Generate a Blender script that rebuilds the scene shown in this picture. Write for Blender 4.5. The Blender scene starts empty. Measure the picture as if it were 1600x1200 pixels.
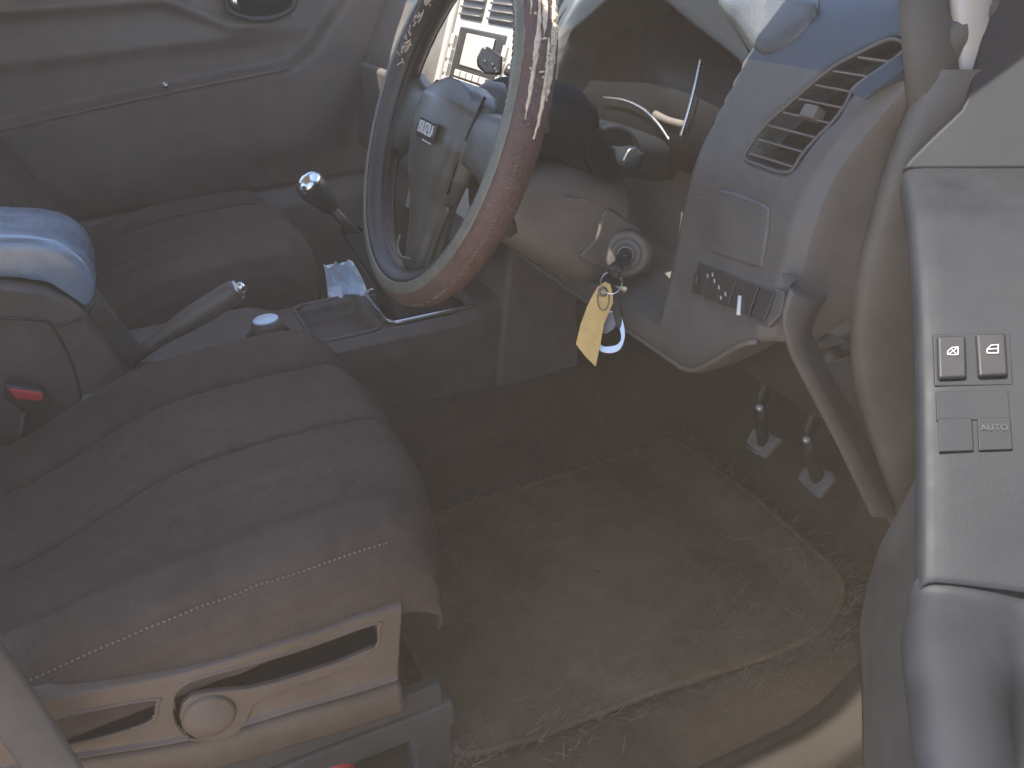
import bpy, bmesh, math, random
import numpy as np
from mathutils import Vector, Matrix, noise

# ------------------------------------------------------------------ camera
scene = bpy.context.scene
COL = scene.collection
CAM = np.array([.094, -.934, .853]); FPX = 1350.0
_y, _p, _r = [math.radians(a) for a in (22.6, 28.0, -3.15)]
CD = np.array([math.sin(_y)*math.cos(_p), math.cos(_y)*math.cos(_p), -math.sin(_p)])
_r0 = np.array([math.cos(_y), -math.sin(_y), 0]); _u0 = np.cross(_r0, CD)
CR = _r0*math.cos(_r)+_u0*math.sin(_r); CU = _u0*math.cos(_r)-_r0*math.sin(_r)
cam = bpy.data.cameras.new('camera'); cam.sensor_width = 36; cam.lens = 36*FPX/1600
cam.clip_start = .02; cam.clip_end = 500
co = bpy.data.objects.new('camera', cam); COL.objects.link(co)
co.matrix_world = Matrix(((CR[0], CU[0], -CD[0], CAM[0]), (CR[1], CU[1], -CD[1], CAM[1]), (CR[2], CU[2], -CD[2], CAM[2]), (0, 0, 0, 1)))
scene.camera = co

# ------------------------------------------------------------------ light
SUN = Vector((-.355, .04, .93)).normalized()          # towards the sun
world = bpy.data.worlds.new('World'); scene.world = world; world.use_nodes = True
nt = world.node_tree
sky = nt.nodes.new('ShaderNodeTexSky'); sky.sky_type = 'NISHITA'; sky.sun_disc = False; sky.dust_density = .6; sky.ozone_density = 2.2
sky.sun_elevation = math.asin(SUN.z); sky.sun_rotation = math.atan2(SUN.x, SUN.y)
bg = nt.nodes['Background']; bg.inputs[1].default_value = .15
nt.links.new(sky.outputs[0], bg.inputs[0])
sl = bpy.data.lights.new('sun', 'SUN'); sl.energy = 4.5; sl.angle = math.radians(.5); sl.color = (1, .93, .82)
so = bpy.data.objects.new('sun', sl); COL.objects.link(so)
so.rotation_euler = SUN.to_track_quat('Z', 'Y').to_euler(); so.location = (1, -1, 4)
vs = scene.view_settings
vs.view_transform = 'Standard'; vs.look = 'None'; vs.gamma = 1; vs.use_curve_mapping = False
vs.exposure = 1.75
HAZE = .046
scene.cycles.max_bounces = 5; scene.cycles.diffuse_bounces = 3; scene.cycles.glossy_bounces = 3; scene.cycles.volume_bounces = 0

# ------------------------------------------------------------------ helpers
V = lambda *a: np.array(a, float)
def ray(px, py): return CD+CR*(px-800)/FPX-CU*(py-600)/FPX
def at(px, py, **k):
    v = ray(px, py); a, val = list(k.items())[0]; i = 'xyz'.index(a)
    return CAM+v*((val-CAM[i])/v[i])
def atp(px, py, p0, n):
    v = ray(px, py); return CAM+v*(((np.array(p0)-CAM)@n)/(v@n))
def nrm(v): v = np.array(v, float); return v/np.linalg.norm(v)
def cr(pts, n, closed=False):
    """Catmull-Rom curve through pts, n samples"""
    p = [np.array(q, float) for q in pts]; m = len(p)
    out = []
    cnt = m if closed else m-1
    for k in range(n):
        t = k/(n if closed else n-1)*cnt; i = min(int(t), cnt-1); f = t-i
        g = (lambda j: p[j % m]) if closed else (lambda j: p[max(0, min(m-1, j))])
        a, b, c, d = g(i-1), g(i), g(i+1), g(i+2)
        out.append(.5*((2*b)+(c-a)*f+(2*a-5*b+4*c-d)*f*f+(3*b-a-3*c+d)*f**3))
    return out
def sstep(a, b, x):
    t = max(0, min(1, (x-a)/(b-a))); return t*t*(3-2*t)
def interp(x, xs, ys): return float(np.interp(x, xs, ys))

def mesh(name, verts, faces, mat, parent=None, smooth=True, bevel=0, bseg=2, sub=0, thick=0, off=-1, autos=None):
    me = bpy.data.meshes.new(name)
    me.from_pydata([tuple(v) for v in verts], [], [tuple(f) for f in faces])
    bm = bmesh.new(); bm.from_mesh(me); bmesh.ops.recalc_face_normals(bm, faces=bm.faces) if not thick else None
    bm.to_mesh(me); bm.free()
    if smooth: me.polygons.foreach_set('use_smooth', [True]*len(me.polygons))
    if mat: me.materials.append(M[mat])
    o = bpy.data.objects.new(name, me); COL.objects.link(o)
    if parent: o.parent = parent
    if thick:
        m = o.modifiers.new('solid', 'SOLIDIFY'); m.thickness = thick; m.offset = off
    if bevel:
        m = o.modifiers.new('bevel', 'BEVEL'); m.width = bevel; m.segments = bseg; m.limit_method = 'ANGLE'; m.angle_limit = math.radians(35)
        m.harden_normals = True
    if sub:
        m = o.modifiers.new('sub', 'SUBSURF'); m.levels = sub; m.render_levels = sub
    return o
class MB:
    def __init__(s): s.v = []; s.f = []
    def add(s, v, f):
        b = len(s.v); s.v += [np.array(q, float) for q in v]; s.f += [[i+b for i in q] for q in f]; return s
    def box(s, c, size, ax=None):
        c = np.array(c, float); ax = ax if ax is not None else np.eye(3)
        e = [np.array(ax[i])*size[i]/2 for i in range(3)]
        v = [c+sx*e[0]+sy*e[1]+sz*e[2] for sx in (-1, 1) for sy in (-1, 1) for sz in (-1, 1)]
        return s.add(v, [(0, 1, 3, 2), (4, 6, 7, 5), (0, 4, 5, 1), (2, 3, 7, 6), (0, 2, 6, 4), (1, 5, 7, 3)])
    def loft(s, rows, closed=False, cap=False, wrap=False):
        n = len(rows[0]); v = [q for r in rows for q in r]; f = []
        R = len(rows)
        for i in range(R if wrap else R-1):
            a = i*n; b = ((i+1) % R)*n
            for j in range(n if closed else n-1):
                k = (j+1) % n; f.append((a+j, a+k, b+k, b+j))
        if cap:
            f.append(tuple(range(n))[::-1]); f.append(tuple((R-1)*n+j for j in range(n)))
        return s.add(v, f)
    def tube(s, path, rad, seg=12, cap=True, wrap=False, flat=1.0, upv=None):
        path = [np.array(p, float) for p in path]; n = len(path); rows = []
        up = np.array(upv if upv is not None else (0, 0, 1.))
        for i, p in enumerate(path):
            t = nrm(path[(i+1) % n]-path[i-1]) if wrap else nrm(path[min(n-1, i+1)]-path[max(0, i-1)])
            if abs(t@up) > .98 and upv is None: up2 = np.array((1., 0, 0))
            else: up2 = up
            a = nrm(np.cross(t, up2)); b = np.cross(a, t)
            r = rad[i] if hasattr(rad, '__len__') else rad
            rows.append([p+r*(math.cos(w)*a+flat*math.sin(w)*b) for w in [2*math.pi*j/seg for j in range(seg)]])
        return s.loft(rows, True, cap and not wrap, wrap)
    def lathe(s, o, axis, prof, seg=32, cap=True):
        o = np.array(o, float); d = nrm(axis)
        a = nrm(np.cross(d, (0, 0, 1.) if abs(d[2]) < .9 else (1., 0, 0))); b = np.cross(d, a)
        rows = [[o+d*h+r*(math.cos(w)*a+math.sin(w)*b) for w in [2*math.pi*j/seg for j in range(seg)]] for r, h in prof]
        return s.loft(rows, True, cap)
    def prism(s, poly, ext):
        poly = [np.array(p, float) for p in poly]; ext = np.array(ext, float); n = len(poly)
        f = [tuple(range(n))[::-1], tuple(range(n, 2*n))]+[(i, (i+1) % n, n+(i+1) % n, n+i) for i in range(n)]
        return s.add(poly+[p+ext for p in poly], f)
    def grid(s, fn, nu, nv):
        rows = [[fn(i/nu, j/nv) for j in range(nv+1)] for i in range(nu+1)]
        return s.loft(rows)
    def build(s, name, mat, parent=None, **k): return mesh(name, s.v, s.f, mat, parent, **k)

def tag(o, label=None, cat=None, group=None, kind=None):
    if label: o['label'] = label
    if cat: o['category'] = cat
    if group: o['group'] = group
    if kind: o['kind'] = kind
    return o
def thing(name, label, cat, loc=(0, 0, 0), group=None):
    o = bpy.data.objects.new(name, None); COL.objects.link(o); o.empty_display_size = .05
    o['base'] = list(map(float, loc))
    return tag(o, label, cat, group)

# ------------------------------------------------------------------ materials
M = {}
def mk(name, col, rough=.6, spec=.5, metal=0, var=.24, vscale=18, dust=None, dfac=.0, dscale=5, grain=700, gbump=.08, weave=0, coat=0, trans=0, stretch=(1, 1, 1), emit=None):
    m = bpy.data.materials.new(name); m.use_nodes = True; M[name] = m
    n = m.node_tree.nodes; l = m.node_tree.links; b = n['Principled BSDF']
    tc = n.new('ShaderNodeTexCoord'); mp = n.new('ShaderNodeMapping'); mp.inputs['Scale'].default_value = stretch
    l.new(tc.outputs['Object'], mp.inputs[0]); vec = mp.outputs[0]
    nz = n.new('ShaderNodeTexNoise'); nz.inputs['Scale'].default_value = vscale; nz.inputs['Detail'].default_value = 8; nz.inputs['Roughness'].default_value = .65
    l.new(vec, nz.inputs['Vector'])
    rp = n.new('ShaderNodeValToRGB'); rp.color_ramp.elements[0].position = .3; rp.color_ramp.elements[1].position = .7
    rp.color_ramp.elements[0].color = (*[c*(1-var) for c in col], 1); rp.color_ramp.elements[1].color = (*[min(1, c*(1+var)) for c in col], 1)
    l.new(nz.outputs['Fac'], rp.inputs[0]); out = rp.outputs[0]
    if dust:
        n2 = n.new('ShaderNodeTexNoise'); n2.inputs['Scale'].default_value = dscale; n2.inputs['Detail'].default_value = 10; n2.inputs['Roughness'].default_value = .7
        l.new(vec, n2.inputs['Vector'])
        r2 = n.new('ShaderNodeMapRange'); r2.inputs[1].default_value = .35; r2.inputs[2].default_value = .75; r2.inputs[4].default_value = dfac
        l.new(n2.outputs['Fac'], r2.inputs[0])
        mx = n.new('ShaderNodeMixRGB'); mx.inputs[2].default_value = (*dust, 1)
        l.new(r2.outputs[0], mx.inputs[0]); l.new(out, mx.inputs[1]); out = mx.outputs[0]
    l.new(out, b.inputs['Base Color'])
    rr = n.new('ShaderNodeMapRange'); rr.inputs[1].default_value = .3; rr.inputs[2].default_value = .7
    rr.inputs[3].default_value = max(.02, rough-.1); rr.inputs[4].default_value = min(1, rough+.1)
    l.new(nz.outputs['Fac'], rr.inputs[0]); l.new(rr.outputs[0], b.inputs['Roughness'])
    b.inputs['Metallic'].default_value = metal; b.inputs['Specular IOR Level'].default_value = spec
    if coat: b.inputs['Coat Weight'].default_value = coat; b.inputs['Coat Roughness'].default_value = .08
    if trans: b.inputs['Transmission Weight'].default_value = trans
    if gbump:
        if weave:
            w1 = n.new('ShaderNodeTexWave'); w1.inputs['Scale'].default_value = weave; w1.bands_direction = 'X'
            w2 = n.new('ShaderNodeTexWave'); w2.inputs['Scale'].default_value = weave; w2.bands_direction = 'Y'
            l.new(vec, w1.inputs[0]); l.new(vec, w2.inputs[0])
            ad = n.new('ShaderNodeMath'); ad.operation = 'MULTIPLY'; l.new(w1.outputs['Fac'], ad.inputs[0]); l.new(w2.outputs['Fac'], ad.inputs[1]); src = ad.outputs[0]
        else:
            g = n.new('ShaderNodeTexVoronoi'); g.inputs['Scale'].default_value = grain; l.new(vec, g.inputs['Vector']); src = g.outputs['Distance']
        bp = n.new('ShaderNodeBump'); bp.inputs['Strength'].default_value = gbump*4 if not weave else gbump; bp.inputs['Distance'].default_value = .0006
        l.new(src, bp.inputs['Height']); l.new(bp.outputs[0], b.inputs['Normal'])
    return m
DUST = (.30, .26, .21)
mk('dash_plastic_sky_tint', (0.050, 0.066, 0.084), .5, .35, dust=(.16, .16, .15), dfac=.10, dscale=3, gbump=.05)  # bluish base puts the sky light on the dash top into the colour
mk('hood_vinyl', (.009, .012, .016), .85, .08, dust=(.08, .09, .10), dfac=.08, gbump=.05)
mk('insert_vinyl', (0.036, 0.041, 0.045), .42, .6, dust=(.2, .2, .18), dfac=.2, dscale=8, gbump=.12, grain=420)
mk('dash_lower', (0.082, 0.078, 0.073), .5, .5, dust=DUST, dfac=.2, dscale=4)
mk('trim_brown', (0.125, 0.100, 0.082), .55, .45, dust=DUST, dfac=.3)
mk('column_plastic', (0.1050, 0.0900, 0.0800), .5, .5, dust=DUST, dfac=.3, dscale=5)
mk('black_plastic', (0.0240, 0.0230, 0.0230), .4, .5, dust=DUST, dfac=.12)
mk('gloss_black', (.018, .019, .021), .18, .5, dust=DUST, dfac=.10, gbump=.01)
mk('console_plastic', (0.090, 0.070, 0.058), .42, .5, dust=DUST, dfac=.25)
mk('armrest_vinyl_sky_tint', (0.200, 0.260, 0.330), .24, .9, dust=DUST, dfac=.05, gbump=.04, coat=.35)  # grey lid; the blue in its base colour stands in for reflected sky
mk('seat_fabric', (0.0620, 0.0420, 0.0340), .92, .25, vscale=40, dust=DUST, dfac=.16, dscale=4, weave=120, gbump=.6)
mk('seat_insert', (0.0720, 0.0500, 0.0410), .95, .2, vscale=60, dust=DUST, dfac=.16, dscale=3, weave=90, gbump=.9)
mk('thread', (.22, .19, .17), .8)
mk('seat_plastic', (0.0980, 0.0640, 0.0440), .5, .5, dust=DUST, dfac=.25)
mk('dark_recess', (.008, .008, .009), .6, .2, var=.1)
mk('door_vinyl', (0.1120, 0.0820, 0.0660), .55, .45, dust=DUST, dfac=.2, dscale=3)
mk('door_panel', (0.0105, 0.0130, 0.0180), .62, .28, dust=(.06, .06, .065), dfac=.2, dscale=6, gbump=.02)
mk('switch_plastic', (.016, .017, .020), .5, .3, dust=(.06, .06, .06), dfac=.15, gbump=.01)
mk('white_print', (.75, .75, .72), .6, gbump=0)
mk('grey_print', (.045, .046, .05), .6, gbump=0)
mk('dim_print', (.40, .39, .38), .6, gbump=0)
mk('carpet', (0.0580, 0.0400, 0.0270), 1, .1, vscale=90, dust=(.22, .17, .12), dfac=.4, dscale=4, grain=500, gbump=.5)
mk('mat_fibre', (.058, .041, .028), 1, .1, vscale=30, dust=(.34, .24, .14), dfac=.6, dscale=2.6, grain=420, gbump=.6)
mk('fringe', (.16, .12, .085), 1, .1, vscale=30)
mk('wheel_vinyl', (0.1250, 0.1220, 0.0940), .4, .5, vscale=60, dust=(.2, .2, .16), dfac=.35, dscale=20, grain=260, gbump=.2)
mk('wheel_leather', (0.0900, 0.0460, 0.0360), .6, .45, vscale=45, var=.35, dust=(.16, .12, .11), dfac=.5, dscale=25, grain=330, gbump=.35)
mk('wheel_core', (0.0340, 0.0280, 0.0250), .4, .5)
mk('hub_plastic', (0.0560, 0.0550, 0.0450), .36, .6, dust=DUST, dfac=.12, grain=900, gbump=.05)
mk('foam', (.62, .50, .36), .9, .2, vscale=120, var=.3, gbump=.3)
mk('pink_thread', (.5, .05, .1), .7)
mk('chrome', (.75, .75, .74), .16, .5, metal=1, var=.08, gbump=0)
mk('satin_metal', (.55, .54, .52), .32, .5, metal=1, var=.12, gbump=0)
mk('steel', (.20, .19, .18), .5, .5, metal=1, var=.25, gbump=0)
mk('leather_tag', (.85, .56, .20), .7, .4, vscale=45, var=.14, dust=(.34, .24, .12), dfac=.35, dscale=18, grain=500, gbump=.15)
mk('satin_plastic', (0.1000, 0.0880, 0.0800), .45, .5, dust=DUST, dfac=.2)
mk('badge_silver', (.78, .78, .74), .3, .5, metal=.4, var=.05, gbump=0)
mk('end_trim', (0.100, 0.085, 0.072), .6, .35, dust=DUST, dfac=.1)
mk('rubber', (0.042, 0.038, 0.035), .7, .4, dust=DUST, dfac=.25)
mk('red_plastic', (.55, .035, .04), .35, .5, var=.1, gbump=.02)
mk('bag_plastic', (.78, .86, .95), .35, .5, var=.06, gbump=0)
mk('silver_plastic', (.50, .47, .42), .38, .5, metal=.3, var=.06, gbump=.02)
mk('belt_web', (0.100, 0.088, 0.080), .8, .3, weave=320, gbump=.2)
mk('body_paint', (0.085, 0.080, 0.074), .5, .4, dust=DUST, dfac=.2, gbump=0)
mk('pillar_trim', (.050, .046, .041), .7, .4, dust=DUST, dfac=.3)
mk('beige_paint', (.46, .40, .33), .4, .5, coat=.3, var=.05, gbump=0)
mk('sill_paint', (.020, .017, .014), .85, .2, dust=DUST, dfac=.03)
mk('dial_metal', (.80, .88, .95), .22, .5, metal=1, var=.05, gbump=0)
mk('door_upper_vinyl', (.055, .056, .060), .6, .3, dust=(.12, .12, .12), dfac=.15, gbump=.02)
mk('gaiter_leather', (.022, .020, .019), .5, .4, dust=DUST, dfac=.08, gbump=.15, grain=300)
mk('headliner', (.45, .43, .40), .95, .2)
mk('ground', (.40, .33, .25), 1, .2, vscale=3, var=.3, grain=60, gbump=.5)
mk('lens', (.014, .015, .017), .4, .12, gbump=0, var=.0)
mk('pedal_rubber', (0.1900, 0.1750, 0.1600), .7, .4, dust=DUST, dfac=.4)

def dirt_patch(name, centre, radius, colour, amount):
    """spilled dry soil trodden into the pile round one spot"""
    m = M[name]; n = m.node_tree.nodes; l = m.node_tree.links; b = n['Principled BSDF']
    src = b.inputs['Base Color'].links[0].from_socket
    tc = n.new('ShaderNodeTexCoord'); vd = n.new('ShaderNodeVectorMath'); vd.operation = 'DISTANCE'; vd.inputs[1].default_value = centre
    l.new(tc.outputs['Object'], vd.inputs[0])
    nz = n.new('ShaderNodeTexNoise'); nz.inputs['Scale'].default_value = 9; nz.inputs['Detail'].default_value = 9; nz.inputs['Roughness'].default_value = .7; l.new(tc.outputs['Object'], nz.inputs['Vector'])
    md = n.new('ShaderNodeMath'); md.operation = 'MULTIPLY_ADD'; md.inputs[1].default_value = radius*1.6; l.new(nz.outputs['Fac'], md.inputs[0]); l.new(vd.outputs['Value'], md.inputs[2])
    mr = n.new('ShaderNodeMapRange'); mr.inputs[1].default_value = radius*1.9; mr.inputs[2].default_value = radius*.7; mr.inputs[3].default_value = 0; mr.inputs[4].default_value = amount; l.new(md.outputs[0], mr.inputs[0])
    mx = n.new('ShaderNodeMixRGB'); mx.inputs[2].default_value = (*colour, 1); l.new(mr.outputs[0], mx.inputs[0]); l.new(src, mx.inputs[1]); l.new(mx.outputs[0], b.inputs['Base Color'])
for nm_ in ('mat_fibre', 'carpet'): dirt_patch(nm_, (.70, -.36, 0), .20, (.26, .18, .10), .8)
# ------------------------------------------------------------------ setting: ground, cab floor
g = MB(); g.grid(lambda u, v: V(-60+120*u, -60+120*v, -.62+.02*math.sin(u*90)*math.sin(v*70)), 40, 40)
tag(g.build('ground', 'ground'), kind='structure')
def floor_z(x, y):
    z = .0
    z += .30*sstep(.86, 1.12, x)                                  # toe board rises
    z += .17*sstep(.17, .25, y)*(1-sstep(.50, .58, y))            # tunnel
    z += .10*sstep(-.30, -.40, y)*0
    z += .006*noise.noise(Vector((x*7, y*7, 1)))+.0025*noise.noise(Vector((x*30, y*30, 3)))
    return z
fl = MB(); fl.grid(lambda u, v: V(-.75+1.95*u, -.405+1.50*v, floor_z(-.75+1.95*u, -.405+1.50*v)), 150, 110)
tag(fl.build('floor', 'carpet'), kind='structure')

# ------------------------------------------------------------------ car body (sill, pillars, roof)
body = thing('car_body', 'grey painted door jamb, sill and front pillar around the open driver doorway', 'car body')
# sill plate and step flange
rows = []
for x in np.linspace(-.75, .80, 40):
    k = sstep(.60, .80, x)
    pr = [(-.402, .0), (-.408, .014), (-.420, .024), (-.455, .024), (-.475, .015), (-.485, -.03), (-.54, -.05), (-.56, -.16), (-.54, -.3)]
    rows.append([V(x, yy, zz+(.10*k*k if zz > -.1 else 0)) for yy, zz in cr([V(a, b) for a, b in pr], 24)])
MB().loft(rows).build('sill_plate', 'sill_paint', body)
rows = []
for x in np.linspace(-.6, .70, 30):
    rows.append([V(x, -.428+.0045*math.cos(a), .030+.006*math.sin(a)) for a in np.linspace(0, 2*math.pi, 9)[:-1]])
MB().loft(rows, True, True).build('sill_trim_strip', 'sill_paint', body)
# hinge pillar: aperture flange curve to the outer skin
fl_in = cr([V(.688, -.404, .735), V(.668, -.403, .69), V(.656, -.399, .62), V(.652, -.395, .54), V(.672, -.391, .45), V(.725, -.389, .34), V(.795, -.389, .20), V(.815, -.40, .07)], 60)
rows = []
for i, p in enumerate(fl_in):
    rows.append([p+V(.05, .022, 0), p+V(.012, .012, 0), p+V(0, 0, 0), p+V(.004, -.012, 0), p+V(.03, -.026, 0), p+V(.10, -.040, -.01), p+V(.16, -.05, -.02), p+V(.20, -.09, -.03)])
MB().loft(rows).build('hinge_pillar', 'body_paint', body, sub=1)
pil = cr([at(1480, 330, x=.745), at(1464, 240, x=.722), at(1457, 130, x=.700), at(1448, 40, x=.700), at(1438, -60, x=.715), at(1425, -200, x=.74)], 24)
MB().tube(pil, .025, 16, flat=.6, upv=(0, 1, 0)).build('pillar_seal_trim', 'pillar_trim', body)
MB().tube(cr([at(1526, 260, x=.765), at(1523, 170, x=.742), at(1521, 70, x=.735), at(1514, -40, x=.736), at(1500, -200, x=.76)], 20), .020, 12, flat=.6, upv=(0, 1, 0)).build('pillar_flange', 'beige_paint', body)
MB().prism([V(1.02, -.50, -.35), V(1.9, -.50, -.35), V(1.9, -.50, .62), V(1.1, -.50, .70), V(1.02, -.50, .70)], (0, -.10, 0)).build('front_fender', 'beige_paint', body, bevel=.03, bseg=3)
MB().loft([[V(x, y, .745-.09*((x-1.0)/.9)**2-.05*abs((y-.36)/.86)**4) for y in np.linspace(-.50, 1.22, 30)] for x in np.linspace(1.14, 1.95, 14)]).build('bonnet', 'beige_paint', body, thick=.02)
# windscreen pillars, widened to shade the dash from the sun; roof
for y0, y1 in ((-.40, -.255), (1.12, .975)):
    rows = []
    for t in np.linspace(0, 1, 20):
        c = V(1.12, y0, .80)*(1-t)+V(.26, y1, 1.255)*t
        rows.append([c+V(.05*math.cos(a), (.04+.072*sstep(.12, .4, t))*math.sin(a), .03*math.cos(a)) for a in np.linspace(0, 2*math.pi, 17)[:-1]])
    MB().loft(rows, True, True).build('widened_windscreen_pillar', 'pillar_trim', body)
rows = []
for x in np.linspace(-.85, .26, 24):
    rows.append([V(x, y, 1.285+.03*math.sin((y+.38)/1.48*math.pi)-.03*sstep(.0, .30, x)) for y in np.linspace(-.38, 1.10, 24)])
MB().loft(rows).build('roof', 'headliner', body, thick=.05)
for y in (-.42, 1.13):
    MB().box((-.42, y, .55), (.16, .05, 1.5)).build('door_pillar', 'pillar_trim', body, bevel=.015)
MB().box((-.86, .36, .42), (.04, 1.5, .9)).build('cab_rear_wall', 'headliner', body, bevel=.02)
# ------------------------------------------------------------------ passenger door (far side)
pd = thing('passenger_door', 'dark grey far door trim with sweeping armrest and release handle, beyond the passenger seat', 'car door')
def zA(x): return interp(x, [-.7, -.131, .05, .243, .448, .50, .578, .66, .8], [.50, .552, .572, .591, .608, .640, .726, .80, .86])
def pdoor(u, v):
    x = -.70+1.70*u; z = .02+.84*v; d = z-zA(x)
    y = 1.085
    y -= .050*sstep(.012, -.012, d)*sstep(-.32, -.12, d)           # arm ledge standing proud, tucking in below
    y -= .018*math.exp(-((z-.755+.06*sstep(.2, .36, x))/.014)**2)*sstep(.5, .36, x)   # upper ledge
    y -= .010*sstep(.77, .80, z)
    y -= .012*math.exp(-((z-.668-.02*x)/.02)**2)*sstep(.55, .4, x)
    y -= .022*sstep(.34, .30, z)*sstep(.9, .6, x)                  # map pocket
    y += .010*math.exp(-((z-.345)/.008)**2)
    return V(x, y, z)
MB().grid(pdoor, 180, 170).build('door_trim', 'door_vinyl', pd, thick=.03, off=1)
lp = [V(x, 1.029, zA(x)-.002) for x in np.linspace(-.4, .44, 30)]
MB().tube(lp, .0035, 8).build('armrest_piping', 'door_vinyl', pd)
hx = [at(350+dx, dy, y=1.06) for dx, dy in ((0, -14), (8, 14), (28, 26), (58, 30), (88, 24), (108, 10), (112, -16))]
MB().tube(cr(hx, 30), .006, 10).build('handle_bezel', 'black_plastic', pd)
MB().prism([p+V(0, .012, 0) for p in cr(hx, 24)], (0, .012, 0)).build('handle_cup', 'dark_recess', pd)
MB().tube([at(362, -12, y=1.05), at(366, 4, y=1.048), at(374, 14, y=1.052)], [.006, .008, .005], 10).build('release_handle', 'chrome', pd)
MB().lathe(at(258, 133, y=1.022), (0, -1, .2), [(.0, .006), (.005, .005), (.007, 0), (.007, -.006)], 14).build('trim_screw_cap', 'satin_metal', pd)

# ------------------------------------------------------------------ passenger and driver seats
def seat(name, label, y0, mir, x0=0, z0=0, bx=0):
    t = thing(name, label, 'car seat')
    ys = [-.285, -.287, -.282, -.265, -.235, -.205, -.195, -.13, -.05, -.043, -.035, .04, .112, .120, .128, .16, .195, .225, .240, .245, .243]
    zs = [.236, .262, .300, .328, .346, .336, .320, .341, .334, .315, .334, .342, .336, .316, .336, .352, .356, .340, .310, .270, .235]
    S = np.cumsum([0]+[math.hypot(ys[i+1]-ys[i], zs[i+1]-zs[i]) for i in range(len(ys)-1)]); S /= S[-1]
    nu, nv = 90, 150
    def f(u, v):
        y = interp(v, S, ys); z = interp(v, S, zs)
        yc = (y+.02)/.265                                          # -1..1
        xf = .292-.046*abs(yc)**2.6                                # rounded front plan
        L = xf+.30; a = u*1.42                                     # 0..1 top, 1..1.3 front roll
        if a <= .90: x = -.30+L*a/.90*.955; k = 0; zz = z
        else:
            k = (a-.90)/.52; ang = k*math.pi/2*1.35
            x = -.30+L*.955+.052*math.sin(ang)+.0; zz = z-(.075)*(1-math.cos(ang))*min(1, max(0, (z-.20)/.12))
        zz += .020*sstep(-.25, .25, x)-.010*sstep(.2, .34, x)
        zz -= .010*math.exp(-((x+.02)/.16)**2)*max(0, 1-(yc*1.25)**2)
        zz += .0020*noise.noise(Vector((x*24, y*14, y0*5)))+.0034*noise.noise(Vector((x*7, y*9, y0*3)))+.0010*noise.noise(Vector((x*60, y*30, 4)))
        zz -= .065*sstep(.08, -.18, x)*min(1, max(0, (z-.22)/.10))*(.35+.65*sstep(-.26, -.05, y))
        # transverse sag wrinkles on the near bolster
        return V(x0+x, y0+mir*y, z0+zz)
    rows = [[f(i/nu, j/nv) for j in range(nv+1)] for i in range(nu+1)]
    ia, ib = int(.36*nv), int(.36*nv)
    ja = int(round(interp(-.198, ys, S)*nv)); jb = int(round(interp(.120, ys, S)*nv))
    def strip(nm, j0, j1, mt):
        return MB().loft([r[j0:j1+1] for r in rows]).build(nm, mt, t)
    strip('side_bolster', 0, ja, 'seat_fabric'); ci = strip('cushion_insert', ja, jb, 'seat_insert'); strip('side_bolster', jb, nv, 'seat_fabric')
    # core closes the shell from below
    MB().box((x0-.02, y0-.02*mir, z0+.182), (.50, .46, .10)).build('cushion_base', 'dark_recess', t, bevel=.03)
    # stitching along the bolster edge
    js = int(round(interp(-.272, ys, S)*nv))
    st = MB(); pts = [rows[i][js] for i in range(4, 60)]
    pts = cr(pts, 420)
    for i in range(0, 416, 4):
        a, b = pts[i], pts[i+2]; d = nrm(b-a); s_ = nrm(np.cross(d, (0, 0, 1)))
        st.box((a+b)/2+V(0, -.0008*mir, .0008), (np.linalg.norm(b-a)*.9, .0013, .0012), [d, s_, np.cross(s_, d)])
    so_ = st.build('stitching', 'thread', t); so_['kind'] = 'stuff'
    # piping welts on the seams
    for yy in (-.198, .120):
        jj = int(round(interp(yy, ys, S)*nv))
        MB().tube([rows[i][jj]+V(0, 0, .0) for i in range(2, 84, 2)], .0022, 6).build('seam_welt', 'seat_fabric', t)
    # backrest
    def bk(a, b):
        yy = -.25+.50*b; h = a*.62; lean = .36*h
        bol = (.055+.4*bx)*(abs(yy)/.25)**3*(1-.5*a)
        e = 1-abs(2*b-1)**6*.9
        return V(x0-.235+bx-lean+bol+.0-(.10*(1-e)), y0-.02*mir+yy, z0+.30+h*.93)
    rb = [[bk(i/24, j/28) for j in range(29)] for i in range(25)]
    MB().loft(rb).build('backrest', 'seat_fabric', t, thick=.12, off=-1 if True else 1)
    return t, rows
psn, prow = seat('passenger_seat', 'dark fabric passenger seat beyond the centre console', .735, -1, .052, .018, .13)
drv, drow = seat('driver_seat', 'brown-black fabric driver seat with stitched bolster and plastic side lever, nearest the camera', 0, 1)

# driver-seat side trim: panel with finger recesses
YP = -.292
def P2(px, py, y=YP): p = at(px, py, y=y); return p
top = [P2(*q) for q in ((-60, 1118), (57, 1090), (302, 1042), (500, 982), (586, 953), (634, 938))]
bot = [P2(*q) for q in ((-60, 1225), (114, 1192), (306, 1161), (470, 1115), (560, 1090), (628, 1068))]
def poly2(pts): return [(P2(*q)[0], P2(*q)[2]) for q in pts]
def sdf(poly, x, z):
    d = 1e9; ins = False; n = len(poly)
    for i in range(n):
        ax, az = poly[i]; bx, bz = poly[(i+1) % n]
        ex, ez = bx-ax, bz-az; L = ex*ex+ez*ez
        t = max(0, min(1, ((x-ax)*ex+(z-az)*ez)/L)); d = min(d, math.hypot(x-ax-t*ex, z-az-t*ez))
        if (az > z) != (bz > z) and x < ax+(z-az)/(bz-az)*ex: ins = not ins
    return -d if ins else d
rec1 = poly2([(272, 1130), (270, 1090), (290, 1068), (330, 1054), (460, 1018), (586, 974), (592, 984), (590, 1008), (560, 1024), (430, 1070), (388, 1090), (376, 1130), (355, 1152), (300, 1155)])
rec2 = poly2([(60, 1132), (150, 1108), (243, 1092), (246, 1100), (238, 1126), (180, 1148), (110, 1166), (60, 1178)])
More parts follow.
